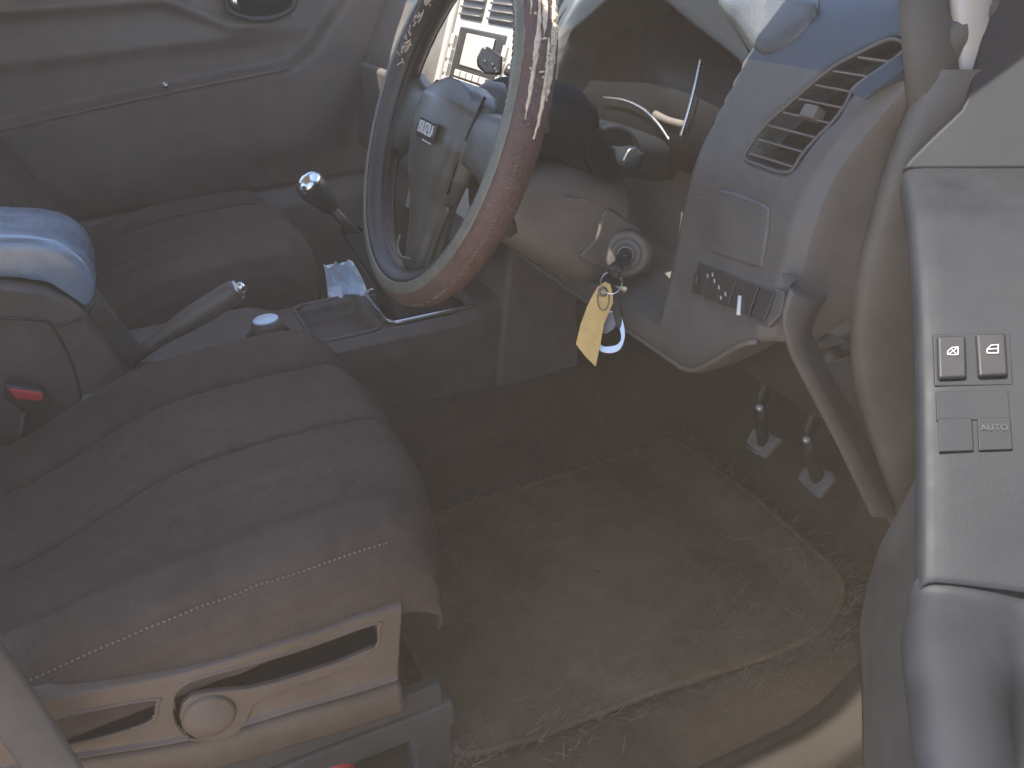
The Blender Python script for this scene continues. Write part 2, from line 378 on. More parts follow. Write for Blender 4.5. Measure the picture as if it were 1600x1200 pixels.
tc_, bc_ = cr(top, 241), cr(bot, 241)
def sp(u, v):
    a, b = tc_[int(round(u*240))], bc_[int(round(u*240))]
    p = a*(1-v)+b*v; x, z = p[0], p[2]
    y = YP
    y += .014*(1-sstep(0, .06, v))                                   # rolled top lip
    y += .006*sstep(.90, .96, v)-.004*math.exp(-((v-.90)/.03)**2)
    y += .02*sstep(.96, 1, u)
    return V(x, y, z)
spm = MB(); spm.grid(sp, 240, 90)
spm.f = [f for f in spm.f if (lambda c: c[0] > .24 or min(sdf(rec1, c[0], c[2]), sdf(rec2, c[0], c[2])) > -.0004)(sum(spm.v[i] for i in f)/4)]
spm.build('side_trim', 'seat_plastic', drv)
for rec, dp in ((rec1, .022), (rec2, .020)):
    rc_ = [(p[0], p[1]) for p in cr([V(x, z) for x, z in rec], 90, True)]
    rl = MB().loft([[V(x, YP+.0005, z) for x, z in rc_], [V(x, YP+dp, z) for x, z in rc_]], True)
    rl.prism([V(x, YP+dp, z) for x, z in rc_], (0, .002, 0))
    rl.build('shaded_recess_wall', 'dark_recess', drv)  # near-black colour puts the recess's shade into its walls and floor
    MB().tube([V(x, YP+.0006, z) for x, z in rc_], .0020, 8, wrap=True, upv=(0, 1, 0)).build('recess_rim', 'seat_plastic', drv)
# trim skirt below, rails
sk0 = [p+V(0, .010, -.004) for p in bot]; sk1 = [p+V(.0, .006, -.045) for p in bot]; sk2 = [p+V(.0, .018, -.06) for p in bot]
MB().loft([cr(sk0, 30), cr([p+V(0, -.004, -.010) for p in sk0], 30), cr(sk1, 30), cr(sk2, 30)]).build('trim_skirt', 'seat_plastic', drv, thick=.003, off=1)
# front cover closing the trim towards the knees
fc = [P2(634, 938)+V(0, .01, 0), P2(628, 1068)+V(0, .01, 0)]
MB().loft([[fc[0], fc[1]], [fc[0]+V(.004, .05, 0), fc[1]+V(.0, .05, -.02)], [fc[0]+V(0, .45, 0), fc[1]+V(0, .45, -.02)]]).build('front_cover', 'seat_plastic', drv, thick=.004)
# height lever: round pivot and tapering handle
lv = poly2([(280, 1120), (284, 1098), (300, 1084), (330, 1078), (390, 1073), (430, 1064), (520, 1036), (586, 1009), (560, 1036), (505, 1056), (420, 1086), (397, 1098), (388, 1120), (372, 1142), (345, 1155), (310, 1154), (290, 1142)])
MB().prism([V(x, YP-.003, z) for x, z in lv], (0, .007, 0)).build('seat_lever', 'seat_plastic', drv, bevel=.002, bseg=3)
lc = P2(327, 1119, YP-.003)
MB().lathe(lc, (0, -1, 0), [(.0, .0035), (.021, .0035), (.0232, .0025), (.0245, 0), (.0245, -.004)], 36).build('lever_cap', 'seat_plastic', drv)
for yy in (-.255, .20):
    MB().box((.0, yy, .075), (.56, .030, .035)).box((.02, yy, .105), (.5, .018, .03)).build('seat_rail', 'rubber', drv, bevel=.004)
    MB().box((.25, yy, .03), (.05, .03, .07)).build('rail_foot', 'rubber', drv, bevel=.006)
for q in ((655, 1098), (668, 1120), (681, 1142)):
    MB().lathe(at(*q, y=-.235), (0, -1, .3), [(.0, .004), (.004, .003), (.005, 0)], 10).build('rail_bolt', 'satin_metal', drv)
rd = MB().tube(cr([at(485, 1212, y=-.262), at(515, 1199, y=-.265), at(538, 1192, y=-.262), at(540, 1208, y=-.255)], 14), .011, 10, flat=.6).build('red_plastic_cap', 'red_plastic')
tag(rd, 'small red plastic piece poking out under the driver seat', 'red cap')

# belt webbing at the near left corner
bw = []
for t in np.linspace(0, 1, 14):
    c = at(-70+190*t, 985+240*t+30*t*t, y=-.345+.01*math.sin(t*3))
    d = nrm(V(.45, 0, .55)); bw.append([c+d*s+V(0, -.006*math.cos(s*60), 0) for s in np.linspace(-.026, .026, 9)])
tag(MB().loft(bw).build('seat_belt', 'belt_web', thick=.0016), 'grey woven belt strap crossing the bottom left corner beside the seat trim', 'seat belt')

# ------------------------------------------------------------------ driver door (open, near right)
dd = thing('driver_door', 'open driver door trim with window switches on its grey armrest, at the right edge', 'car door')
DF, DR = V(.65, -.43, 0), V(.46, -.66, 0); DU = nrm(DR-DF); DW = V(DU[1], -DU[0], 0); UP = V(0, 0, 1)
def dl(s, w, z): return DF+DU*s+DW*w+UP*z
def dinv(p): q = p-DF; return (q@DU, q@DW, p[2])
edge = [(1412, 262), (1424, 330), (1431, 420), (1435, 520), (1437, 640), (1438, 760), (1438, 905)]
ez = [dinv(atp(*q, DF, DW)) for q in edge]
es = [e[0] for e in ez]; ezz = [e[2] for e in ez]
def zL(s): return interp(s, es, ezz) if s < es[-1] else ezz[-1]-(s-es[-1])*.10
# ledge: rows along s, section from the window side round the inner edge and down
def ledge_sec(s, w0=0., cut=0, zoff=0):
    z = zL(s)+zoff
    pr = [(-.16, .012), (-.15, .004), (-.10, .001), (-.05, .0), (-.012, .0), (-.003, -.0015), (0, -.006), (.001, -.016), (-.002, -.03), (-.02, -.06), (-.05, -.09), (-.06, -.14), (-.062, -.30), (-.03, -.36), (-.03, -.50)]
    return [dl(s, w+w0, z+h) for w, h in pr]
s1 = es[-1]
MB().loft([ledge_sec(s) for s in np.linspace(-.002, s1+.001, 40)]).build('armrest_switch_panel', 'door_panel', dd, sub=1, thick=.003)
# second section: pull cup behind the switch panel, a step lower
def cup_sec(s):
    z = zL(s)-.004*sstep(s1-.004, s1+.004, s); k = sstep(s1+.035, s1+.075, s)
    pr = [(-.16, .010), (-.14, .002), (-.125, 0), (-.075, -.001), (-.068, -.004-.05*k), (-.05, -.006-.055*k), (-.046, -.002), (-.012, 0), (-.002, -.003), (.004, -.012), (.004, -.03), (-.012, -.06), (-.045, -.09), (-.06, -.14), (-.062, -.30), (-.03, -.36), (-.03, -.50)]
    return [dl(s, w+.006*sstep(0, .03, s-s1), z+h) for w, h in pr]
MB().loft([cup_sec(s) for s in np.concatenate([[s1-.006, s1-.003, s1], np.linspace(s1+.003, s1+.55, 60)])]).build('pull_cup', 'door_panel', dd, sub=1, thick=.003)
# front upper part of the trim, sweeping up to the mirror corner
fe = [(.006, 0, .6668), (-.006, -.004, .673), (-.018, -.018, .687), (-.006, -.034, .711), (-.004, -.037, .722), (-.002, -.039, .754), (0, -.040, .789), (.001, -.040, .83), (.004, -.04, .95)]
fe = cr([V(*q) for q in fe], 30)
RN = nrm(DU*.80+UP*.60); rp0 = dl(.004, 0, .667)
up_px = [(1411, 264), (1420, 250), (1455, 215), (1490, 182), (1502, 170), (1512, 148), (1530, 78), (1548, 0), (1562, -80), (1760, -80), (1760, 262), (1600, 263)]
MB().prism([atp(*q, rp0, RN) for q in up_px], RN*-.012).build('door_upper_trim', 'door_panel', dd, bevel=.003, bseg=3)
# outer shell
MB().box(dl(.42, -.14, .36), (1.02, .05, 1.14), [DU, DW, UP]).build('door_shell', 'body_paint', dd, bevel=.02)
# door front end face
MB().box(dl(-.015, -.095, .30), (.04, .07, .72), [DU, DW, UP]).build('door_front_edge', 'black_plastic', dd, bevel=.012)
# window switches
def on_ledge(px, py, lift=0):
    v = ray(px, py); lo, hi = .3, 1.1
    for _ in range(50):
        m = (lo+hi)/2; p = CAM+v*m; s = (p-DF)@DU
        if p[2] > zL(s)+lift: lo = m
        else: hi = m
    return CAM+v*lo
def ledge_axes(p):
    s = (p-DF)@DU; a = nrm(dl(s+.01, 0, zL(s+.01))-dl(s-.01, 0, zL(s-.01))); n_ = nrm(np.cross(DW, a)); n_ = n_ if n_[2] > 0 else -n_
    return a, DW, n_
def quad(px, h0, h1, name, mt, par, bev=.002):
    c = [on_ledge(*q) for q in px]; a, b, n_ = ledge_axes(sum(c)/4)
    return MB().prism([p+n_*h0 for p in c], n_*(h1-h0)).build(name, mt, par, bevel=bev, bseg=3)
quad([(1457, 522), (1579, 520), (1583, 602), (1460, 604)], -.004, .0006, 'switch_bezel', 'door_panel', dd, .001)
sw = quad([(1462, 529), (1507, 528), (1509, 594), (1464, 596)], .0, .0040, 'window_switch', 'switch_plastic', dd)
sw2 = quad([(1522, 526), (1569, 525), (1573, 591), (1526, 593)], .0, .0044, 'window_switch', 'switch_plastic', dd)
quad([(1462, 612), (1575, 610), (1578, 656), (1463, 658)], -.002, .0008, 'switch_well', 'door_panel', dd, .0006)
sw3 = quad([(1465, 655), (1518, 654), (1521, 706), (1466, 708)], .0, .0018, 'window_switch', 'door_panel', dd)
sw4 = quad([(1526, 654), (1578, 653), (1582, 704), (1528, 706)], .0, .0018, 'window_switch', 'door_panel', dd)
def stroke(par, segs, lift, wd=.0006, mt='dim_print', nm='switch_symbol'):
    mb = MB()
    for (a, b) in segs:
        p, q = on_ledge(*a), on_ledge(*b); A, B, n_ = ledge_axes(p); d = nrm(q-p)
        mb.box((p+q)/2+n_*lift, (np.linalg.norm(q-p)+wd, wd, .0004), [d, np.cross(n_, d), n_])
    return mb.build(nm, mt, par, smooth=False)
stroke(sw, [((1478, 560), (1494, 560)), ((1494, 560), (1494, 548)), ((1494, 548), (1484, 549)), ((1484, 549), (1478, 555)), ((1478, 555), (1478, 560)), ((1480, 559), (1493, 549)), ((1484, 551), (1491, 559))], .0046)
stroke(sw2, [((1539, 558), (1556, 558)), ((1556, 558), (1556, 545)), ((1556, 545), (1545, 546)), ((1545, 546), (1539, 552)), ((1539, 552), (1539, 558)), ((1540, 552), (1556, 551))], .0050)
def text_mesh(body_, size, name, mt, par, o, ax, ay, an, depth=.0006, sx=1):
    cu = bpy.data.curves.new(name, 'FONT'); cu.body = body_; cu.size = size; cu.align_x = 'CENTER'; cu.align_y = 'CENTER'; cu.extrude = depth/2; cu.offset = 0
    tmp = bpy.data.objects.new('tmp', cu); COL.objects.link(tmp)
    dg = bpy.context.evaluated_depsgraph_get(); me = bpy.data.meshes.new_from_object(tmp.evaluated_get(dg))
    bpy.data.objects.remove(tmp); bpy.data.curves.remove(cu)
    mt_ = np.array([ax, ay, an]).T
    for v in me.vertices: v.co = Vector(tuple(np.array(o)+mt_@np.array((v.co.x*sx, v.co.y, v.co.z))))
    me.name = name; me.materials.clear(); me.materials.append(M[mt])
    ob = bpy.data.objects.new(name, me); COL.objects.link(ob); ob.parent = par
    return ob
p0 = on_ledge(1552, 671); a_, b_, n_ = ledge_axes(p0); rt = nrm(on_ledge(1562, 671)-p0); up_ = np.cross(n_, rt)
text_mesh('AUTO', .0055, 'switch_lettering', 'grey_print', sw4, p0+n_*.0022, rt, up_, n_)
# ------------------------------------------------------------------ dashboard
da = thing('dashboard', 'dark grey dashboard with hooded gauge binnacle, outer air vent and lower switch row', 'dashboard')
SEC = cr([V(1.12, .815), V(.95, .808), V(.82, .795), V(.74, .783), V(.700, .765), V(.675, .735), V(.652, .697), V(.630, .660), V(.612, .620), V(.602, .575), V(.592, .52), V(.580, .46), V(.580, .428), V(.592, .416), V(.64, .42), V(.70, .44)], 140)
secz = [p[1] for p in SEC]; secx = [p[0] for p in SEC]
_k = [i for i in range(len(SEC)) if .425 < SEC[i][1] < .778]
def xface(y, z):
    lo = .418+.085*sstep(-.24, -.375, y)
    if z < .56: z = .418+(z-lo)*(.56-.418)/(.56-lo)
    x = float(np.interp(z, [secz[i] for i in _k][::-1], [secx[i] for i in _k][::-1]))
    return x
VN = nrm(V(-.857, 0, .514)); VP = V(.630, 0, .660)
vent_px = [(1163, 246), (1178, 218), (1202, 188), (1230, 164), (1264, 134), (1302, 104), (1346, 80), (1390, 61), (1414, 70), (1404, 86), (1368, 112), (1334, 136), (1322, 160), (1300, 190), (1276, 214), (1252, 242), (1236, 266), (1214, 268), (1186, 258)]
vent_w = [atp(*q, VP, VN) for q in vent_px]
vpoly = [(p[1], p[2]) for p in vent_w]
def zlift(y, z):
    """the lower edge of the dash rises towards the door"""
    if z > .56: return z
    lo = .418+.085*sstep(-.24, -.375, y)
    return lo+(z-.418)*(.56-lo)/(.56-.418)
def dash(u, v):
    y = -.372-.03*sstep(.64, .76, SEC[int(round(v*139))][1])+(1.44+.03*sstep(.64, .76, SEC[int(round(v*139))][1]))*u; p = SEC[int(round(v*139))]; x, z = p
    if .425 < z < .79 and x < .76:
        x += .10*sstep(.200, .180, abs(y))*sstep(.452, .475, z)*sstep(.79, .765, z)
    if -.42 < y < -.20 and .62 < z < .79 and x < .76:
        x += .045*sstep(.002, -.004, sdf(vpoly, y, z))
    e = sstep(.014, 0, u); x += .012*e*e
    return V(x, y, zlift(y, z) if z < .56 else z)
dr = [[dash(i/300, j/139) for j in range(140)] for i in range(301)]
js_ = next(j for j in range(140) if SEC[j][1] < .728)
MB().loft([r[:js_+1] for r in dr]).build('upper_pad', 'dash_plastic_sky_tint', da); MB().loft([r[js_:] for r in dr]).build('lower_panel', 'dash_lower', da)
# outboard end panel facing the door gap
er = []
for p in SEC[0:128]:
    x, z = p; xx = x+.012; z = zlift(-.375, z)
    yb = -.372-.03*sstep(.64, .76, z); kk = sstep(.50, .60, z); er.append([V(xx, yb, z), V(xx+.006, yb-.005, z), V(xx+.012+.008*kk, yb-.008, z-.0), V(xx+.020+.06*kk, -.388-.016*kk, z-.004), V((xx+.026)*(1-kk)+kk*max(xx+.12, .8), -.386-.02*kk, z-.01)])
MB().loft(er).build('end_panel', 'end_trim', da)
# bright chamfered fin beside the vent
fin = [at(*q, y=-.379) for q in ((1326, 144), (1344, 126), (1384, 98), (1424, 70), (1426, 94), (1396, 110), (1350, 132), (1332, 146))]
MB().prism(fin, (.004, -.014, -.004)).build('vent_fin', 'dash_plastic_sky_tint', da, bevel=.002)
# vent
ve = MB(); ring = cr(vent_w, 80, True)
vent = MB().tube([p-VN*.0005 for p in ring], .0016, 8, wrap=True, upv=VN).build('air_vent', 'dash_lower', da)
MB().prism([p-VN*.030 for p in ring], VN*-.002).build('vent_back', 'black_plastic', vent)
ymin = min(p[1] for p in vent_w)
for k in range(9):
    z = .652+k*.0125
    # slat spans the vent outline at this height
    ins = [y for y in np.linspace(-.45, -.18, 140) if sdf(vpoly, y, z) < -.001]
    if len(ins) < 6: continue
    a, b = min(ins), max(ins); x = VP[0]+(z-VP[2])*.6
    cen = V(x+.010, (a+b)/2, z-.004)
    MB().box(cen, (.020, b-a, .0020), [nrm(V(1, 0, -.30)), V(0, 1, 0), nrm(V(.30, 0, 1))]).build('vent_slat', 'column_plastic', vent, bevel=.0006)
tp = atp(1268, 176, VP, VN)
MB().box(tp-VN*.002, (.014, .018, .012), [VN, V(0, 1, 0), np.cross(VN, V(0, 1, 0))]).build('vent_tab', 'column_plastic', vent, bevel=.002)
# binnacle hood
Lr = [at(1064, 330, x=.613), at(1086, 290, x=.624), at(1112, 238, x=.640), at(1132, 190, x=.652), at(1148, 148, x=.664), at(1160, 118, x=.672), at(1150, 96, x=.672), at(1127, 76, x=.670), at(1082, 42, x=.666), at(1030, 0, x=.662)]
Lc = Lr+[V(.660, 0, Lr[-1][2]+.006)]+[p*V(1, -1, 1) for p in Lr[::-1]]
Lc = cr(Lc, 90)
h0, h1, h2, h3, h4, h5 = [], [], [], [], [], []
for p in Lc:
    o = nrm(V(0, p[1], (p[2]-.66)*1.3))
    h0.append(p-o*.012+V(.075, 0, -.012)); h1.append(p-o*.003+V(.012, 0, -.002)); h2.append(p+V(0, 0, 0)); h3.append(p+o*.007+V(.003, 0, .002))
    h4.append(p+o*.020+V(.045, 0, .006)); h5.append(p+o*.022+V(.16, 0, .0))
MB().loft([h0, h1, h2, h3, h4, h5]).build('binnacle_hood', 'hood_vinyl', da, sub=1)
# textured insert let into the dash top beside the hood
SECP = [(p[0], p[1]) for p in SEC]+[(1.2, .44), (1.2, .815)]
def on_top(px, py):
    v = ray(px, py)
    for k in range(500, 2000):
        q = CAM+v*(k*.001)
        if q[0] > .58 and sdf(SECP, q[0], q[2]) < 0: return q
    return q
padc = cr([on_top(*q) for q in ((1116, -40), (1122, 8), (1152, 42), (1180, 78), (1204, 85), (1245, 60), (1272, 32), (1279, 8), (1268, -40))], 48, True); pc = sum(padc)/48
TN = nrm(V(-.25, 0, 1))
MB().loft([[p-TN*.008 for p in padc], [p+TN*.002 for p in padc], [pc+(p-pc)*.96+TN*.006 for p in padc], [pc+(p-pc)*.8+TN*.010 for p in padc], [pc+(p-pc)*.4+TN*.014 for p in padc], [pc+(p-pc)*.02+TN*.015 for p in padc]], True).build('textured_insert', 'insert_vinyl', da)
# gauges
CN = nrm(V(-.93, 0, .37)); CP = V(.705, 0, .67)
lens_px = [V(CP[0]+(z-.67)*.40, y, z) for y, z in ((-.165, .595), (-.178, .66), (-.165, .73), (-.08, .755), (.08, .755), (.165, .73), (.178, .66), (.165, .595))]
cl = MB().prism(cr(lens_px, 40, True), CN*-.004).build('instrument_cluster', 'lens', da)
def ctube(name, pts, r, mt, lift=.004): return MB().tube(cr([atp(*q, CP, CN)+CN*lift for q in pts], 24), r, 8).build(name, mt, cl)
ctube('gauge_trim', [(920, 25), (905, 60), (890, 105), (886, 132)], .0016, 'satin_metal')
ctube('gauge_trim', [(1106, 96), (1096, 140), (1084, 185), (1074, 216)], .0020, 'satin_metal', .010)
ctube('gauge_ring_and_glint', [(953, 156), (985, 160), (1015, 174), (1038, 196), (1056, 222)], .0020, 'satin_metal', .010)
ctube('gauge_ring_and_glint', [(1030, 180), (1050, 190), (1080, 198)], .0045, 'column_plastic', .006)  # beige tube stands in for a highlight on the gauge glass
# lower right panel: storage cover and switch row
def on_dash(px, py, lift=0):
    v = ray(px, py); p = CAM
    for k in range(1, 1600):
        q = CAM+v*(k*.001)
        if .43 < q[2] < .775 and q[0] > xface(q[1], q[2])-lift: return q
    return p
def dquad(px, h0, h1, name, mt, par, bev=.002):
    c = [on_dash(*q) for q in px]
    return MB().prism([p+V(-h0, 0, h0*.25) for p in c], (-(h1-h0), 0, (h1-h0)*.25)).build(name, mt, par, bevel=bev, bseg=3)
cov = dquad([(1127, 296), (1150, 300), (1196, 318), (1206, 326), (1203, 360), (1194, 418), (1185, 418), (1118, 396), (1113, 390), (1119, 335)], -.004, .0035, 'storage_cover', 'dash_lower', da, .003)
dquad([(1092, 400), (1150, 424), (1228, 456), (1222, 490), (1200, 512), (1140, 486), (1080, 460), (1080, 440)], -.006, .0015, 'switch_row_frame', 'dash_lower', da, .002)
def lerp(a, b, t): return (a[0]+(b[0]-a[0])*t, a[1]+(b[1]-a[1])*t)
TL, TR, BL, BR = (1096, 410), (1216, 458), (1084, 456), (1198, 504)
bins = [(0, .16), (.18, .52), (.54, .62), (.64, .80), (.82, 1.0)]
for k, (a, b) in enumerate(bins):
    s_ = dquad([lerp(TL, TR, a), lerp(TL, TR, b), lerp(BL, BR, b), lerp(BL, BR, a)], .001, .0040+.0012*(k % 2), 'dash_switch', 'black_plastic', da, .0012)
    if k == 0:
        dquad([(1092, 428), (1098, 430), (1097, 444), (1091, 442)], .005, .0062, 'switch_symbol', 'grey_print', s_, 0)
    if k == 1:
        for (x, y) in ((1113, 432), (1121, 430), (1124, 440), (1131, 450), (1141, 460), (1134, 466)):
            dquad([(x-1, y-4), (x+1, y-3), (x+1, y+3), (x-1, y+2)], .0052, .0062, 'switch_symbol', 'dim_print', s_, 0)
    if k == 3:
        dquad([(1163, 462), (1166, 463), (1164, 493), (1160, 492)], .0045, .0075, 'switch_light_bar', 'white_print', s_, 0)
# lower edge strip and knee panel seams
MB().tube([V(.580, y, zlift(y, .423)) for y in np.linspace(-.36, .22, 40)], .0028, 8).build('lower_edge_strip', 'column_plastic', da)
MB().box((.580, .135, .468), (.012, .21, .070), [nrm(V(1, 0, .03)), V(0, 1, 0), nrm(V(-.03, 0, 1))]).build('knee_panel', 'trim_brown', da, bevel=.006, bseg=3)
kl = cr([at(*q, y=-.392) for q in ((1232, 446), (1222, 470), (1216, 505), (1228, 552), (1264, 622), (1304, 698), (1356, 806))], 30)
kr_ = cr([at(*q, y=-.397) for q in ((1280, 470), (1272, 486), (1257, 520), (1262, 552), (1296, 622), (1338, 698), (1392, 806))], 30)
kl[0] = kl[0]+V(.02, .04, -.004); kr_[0] = kr_[0]+V(.02, .04, -.004)
MB().loft([[a+V(.02, .012, 0) for a in kl], [a+V(.002, .001, 0) for a in kl], [a*.92+b*.08+V(0, -.004, 0) for a, b in zip(kl, kr_)], [a*.2+b*.8+V(0, -.004, 0) for a, b in zip(kl, kr_)], [b for b in kr_], [b+V(.02, .010, 0) for b in kr_]]).build('kick_trim_edge', 'dash_lower', da, sub=1)
kp = [V(.635, -.374, .47), V(.70, -.372, .36), V(.80, -.372, .20), V(.83, -.374, .02), V(1.12, -.374, .02), V(1.12, -.374, .47)]
MB().prism(kp, (0, -.012, 0)).build('kick_panel', 'dash_lower', da, bevel=.004)
# fuse cover / brackets behind the knee area
MB().box((.86, .05, .40), (.30, .75, .10)).build('under_dash_tray', 'black_plastic', da, bevel=.02)
# glove box on the far side
MB().box((.592, .78, .53), (.02, .42, .16), [nrm(V(1, 0, .03)), V(0, 1, 0), nrm(V(-.03, 0, 1))]).build('glove_box_lid', 'dash_lower', da, bevel=.01, bseg=3)

# ------------------------------------------------------------------ centre stack
cs = thing('centre_stack', 'silver centre stack with radio, air vents and knobs, seen through the steering wheel', 'centre stack')
SN = nrm(V(-.94, 0, .34)); SP = V(.585, 0, .60); SUPV = nrm(V(.34, 0, .94))
def sl_(y, b, n=0): return SP*V(1, 0, 1)+V(0, y, 0)+SUPV*b+SN*n
SC = .37
MB().prism([sl_(SC-.135, -.20), sl_(SC+.135, -.20), sl_(SC+.135, .20), sl_(SC-.135, .20)], SN*-.05).build('stack_housing', 'dash_lower', cs, bevel=.008)
MB().prism([sl_(SC-.118, -.15, .004), sl_(SC+.118, -.15, .004), sl_(SC+.125, .185, .004), sl_(SC-.125, .185, .004)], SN*-.006).build('fascia', 'silver_plastic', cs, bevel=.003)
for s in (-1, 1):
    MB().loft([[sl_(SC+s*.124, b, 0) for b in np.linspace(-.19, .19, 12)], [sl_(SC+s*.130, b, .012) for b in np.linspace(-.19, .19, 12)], [sl_(SC+s*.142, b, .010) for b in np.linspace(-.19, .19, 12)], [sl_(SC+s*.152, b, -.03) for b in np.linspace(-.19, .19, 12)]]).build('side_rail', 'silver_plastic', cs, thick=.002)
for s in (-1, 1):
    a = SC+s*.058
    v_ = MB().prism([sl_(a-.046, .130, .006), sl_(a+.046, .130, .006), sl_(a+.046, .175, .006), sl_(a-.046, .175, .006)], SN*-.004).build('stack_vent', 'black_plastic', cs, bevel=.003)
    for k in range(4):
        MB().box(sl_(a, .136+k*.011, .008), (.088, .004, .003), [V(0, 1, 0), SN, SUPV]).build('vent_slat', 'dash_lower', v_)
ra = MB().prism([sl_(SC-.092, .025, .006), sl_(SC+.092, .025, .006), sl_(SC+.092, .118, .006), sl_(SC-.092, .118, .006)], SN*-.004).build('radio', 'gloss_black', cs, bevel=.003)
MB().prism([sl_(SC-.060, .062, .0085), sl_(SC+.052, .062, .0085), sl_(SC+.052, .110, .0085), sl_(SC-.060, .110, .0085)], SN*-.002).build('radio_display', 'silver_plastic', ra, bevel=.001)
for r_ in range(2):
    for k in range(5):
        MB().box(sl_(SC-.056+k*.026, .036+r_*.013, .008), (.022, .006, .010), [V(0, 1, 0), SN, SUPV]).build('radio_button', 'silver_plastic', ra, bevel=.001)
for s in (-1, 0, 1):
    MB().lathe(sl_(SC+s*.072, -.03, .004), SN, [(.027, 0), (.027, .006), (.022, .008), (.021, .020), (.018, .023), (0, .023)], 28).build('climate_knob', 'satin_metal', cs)
for k in range(4):
    for s in (-1, 1):
        MB().box(sl_(SC+s*.105, .03+k*.022, .007), (.016, .006, .017), [V(0, 1, 0), SN, SUPV]).build('stack_button', 'silver_plastic', cs, bevel=.0015)

# ------------------------------------------------------------------ steering column
sc = thing('steering_column', 'brown-grey column shroud with stalks and ignition barrel below the wheel', 'steering column')
def csec(x, zt, zb, hy, dy=0):
    out = []
    for k in range(32):
        a = 2*math.pi*k/32; ca, sa = math.cos(a), math.sin(a)
        yy = dy+hy*math.copysign(abs(ca)**.62, ca); zz = (zt+zb)/2+(zt-zb)/2*math.copysign(abs(sa)**.62, sa)
        out.append(V(x+(zz-.6)*.25, yy, zz))
    return out
MB().loft([csec(.455, .690, .628, .045), csec(.47, .702, .622, .062), csec(.53, .698, .612, .066), csec(.566, .680, .604, .062), csec(.582, .655, .60, .050)], True, True).build('upper_shroud', 'hood_vinyl', sc, sub=1)
MB().loft([csec(.458, .624, .560, .043), csec(.475, .620, .530, .058), csec(.53, .610, .492, .066), csec(.60, .596, .452, .070), csec(.66, .576, .428, .070)], True, True).build('lower_shroud', 'column_plastic', sc, sub=1)
MB().loft([csec(.545, .640, .590, .058), csec(.60, .642, .585, .066), csec(.64, .632, .575, .066), csec(.72, .60, .55, .06)], True, True).build('stalk_mount', 'hood_vinyl', sc, sub=1)
# embossed mark on the lower shroud
em = [at(*q, y=-.068) for q in ((884, 306), (922, 314), (920, 332), (882, 324))]
MB().prism(em, (0, .006, 0)).build('embossed_plate', 'column_plastic', sc, bevel=.001)
# right stalk with round boot
sb = at(956, 238, y=-.072); sd = nrm(V(-.30, -.93, .14))
MB().lathe(sb, sd, [(.031, -.02), (.031, .004), (.028, .008), (.025, .006), (.023, .001), (0, .0)], 36).build('stalk_boot', 'hood_vinyl', sc)
st_ = [sb, sb+sd*.02, sb+sd*.05, sb+sd*.085, sb+sd*.10, sb+sd*.105]
stk = MB().tube(st_, [.009, .008, .010, .0145, .0135, .008], 18).build('right_stalk', 'hood_vinyl', sc, sub=1); stk.name = 'indicator_stalk'
MB().tube(cr([sb+sd*.106+V(-.012, 0, .002), sb+sd*.108+V(-.004, 0, .012), sb+sd*.106+V(.011, 0, .006)], 14), .0016, 6).build('stalk_end_ring', 'satin_metal', stk)
# left stalk paddle
le = at(766, 98, y=.150)
l2 = MB().tube(cr([V(.60, .05, .645), V(.585, .085, .665), le+V(.012, -.025, -.006)], 14), [.008]*14, 12).build('wiper_stalk', 'black_plastic', sc)
e1 = nrm(le-V(.60, .05, .645)); e2 = nrm(np.cross(e1, V(-.6, -.6, .4)))
pp = [atp(*q, le, nrm(CAM-le)) for q in ((744, 92), (752, 76), (760, 71), (786, 88), (784, 118), (758, 117), (746, 104))]
MB().prism(pp, nrm(le-CAM)*.022).build('stalk_paddle', 'gloss_black', l2, bevel=.004, bseg=3)
for q in ((758, 96), (770, 101), (774, 108), (776, 112)):
    MB().lathe(atp(*q, le, nrm(CAM-le))+nrm(CAM-le)*.0006, nrm(CAM-le), [(.0022, 0), (.0018, .0006), (0, .0006)], 10).build('stalk_symbol', 'grey_print', l2)
# ignition boss
ia = nrm(V(-.60, -.76, .20)); ic = at(980, 395, y=-.078)
tear = [at(*q, y=-.072) for q in ((946, 326), (975, 340), (1008, 366), (1021, 392), (1017, 420), (996, 440), (966, 436), (940, 420), (905, 402), (930, 372))]
MB().prism(cr(tear, 40, True), (.012, .05, -.01)).build('ignition_housing', 'column_plastic', sc, bevel=.006, bseg=3)
MB().lathe(ic, ia, [(.0275, -.03), (.0275, .008), (.0255, .011), (.0235, .011)], 40).build('ignition_barrel', 'column_plastic', sc)
MB().lathe(ic, ia, [(.0236, .0112), (.0232, .0085), (.0195, .0085), (.0190, .0105)], 40, cap=False).build('barrel_groove', 'dark_recess', sc)
MB().lathe(ic, ia, [(.0192, .0080), (.0192, .0125), (.0180, .0140), (.0105, .0140), (.0095, .0110), (0, .0110)], 40).build('barrel_face', 'satin_plastic', sc)
MB().lathe(ic+ia*.0142, ia, [(.0108, -.001), (.0108, .0012), (.0095, .0018), (.0080, .0012)], 28, cap=False).build('barrel_ring', 'steel', sc)

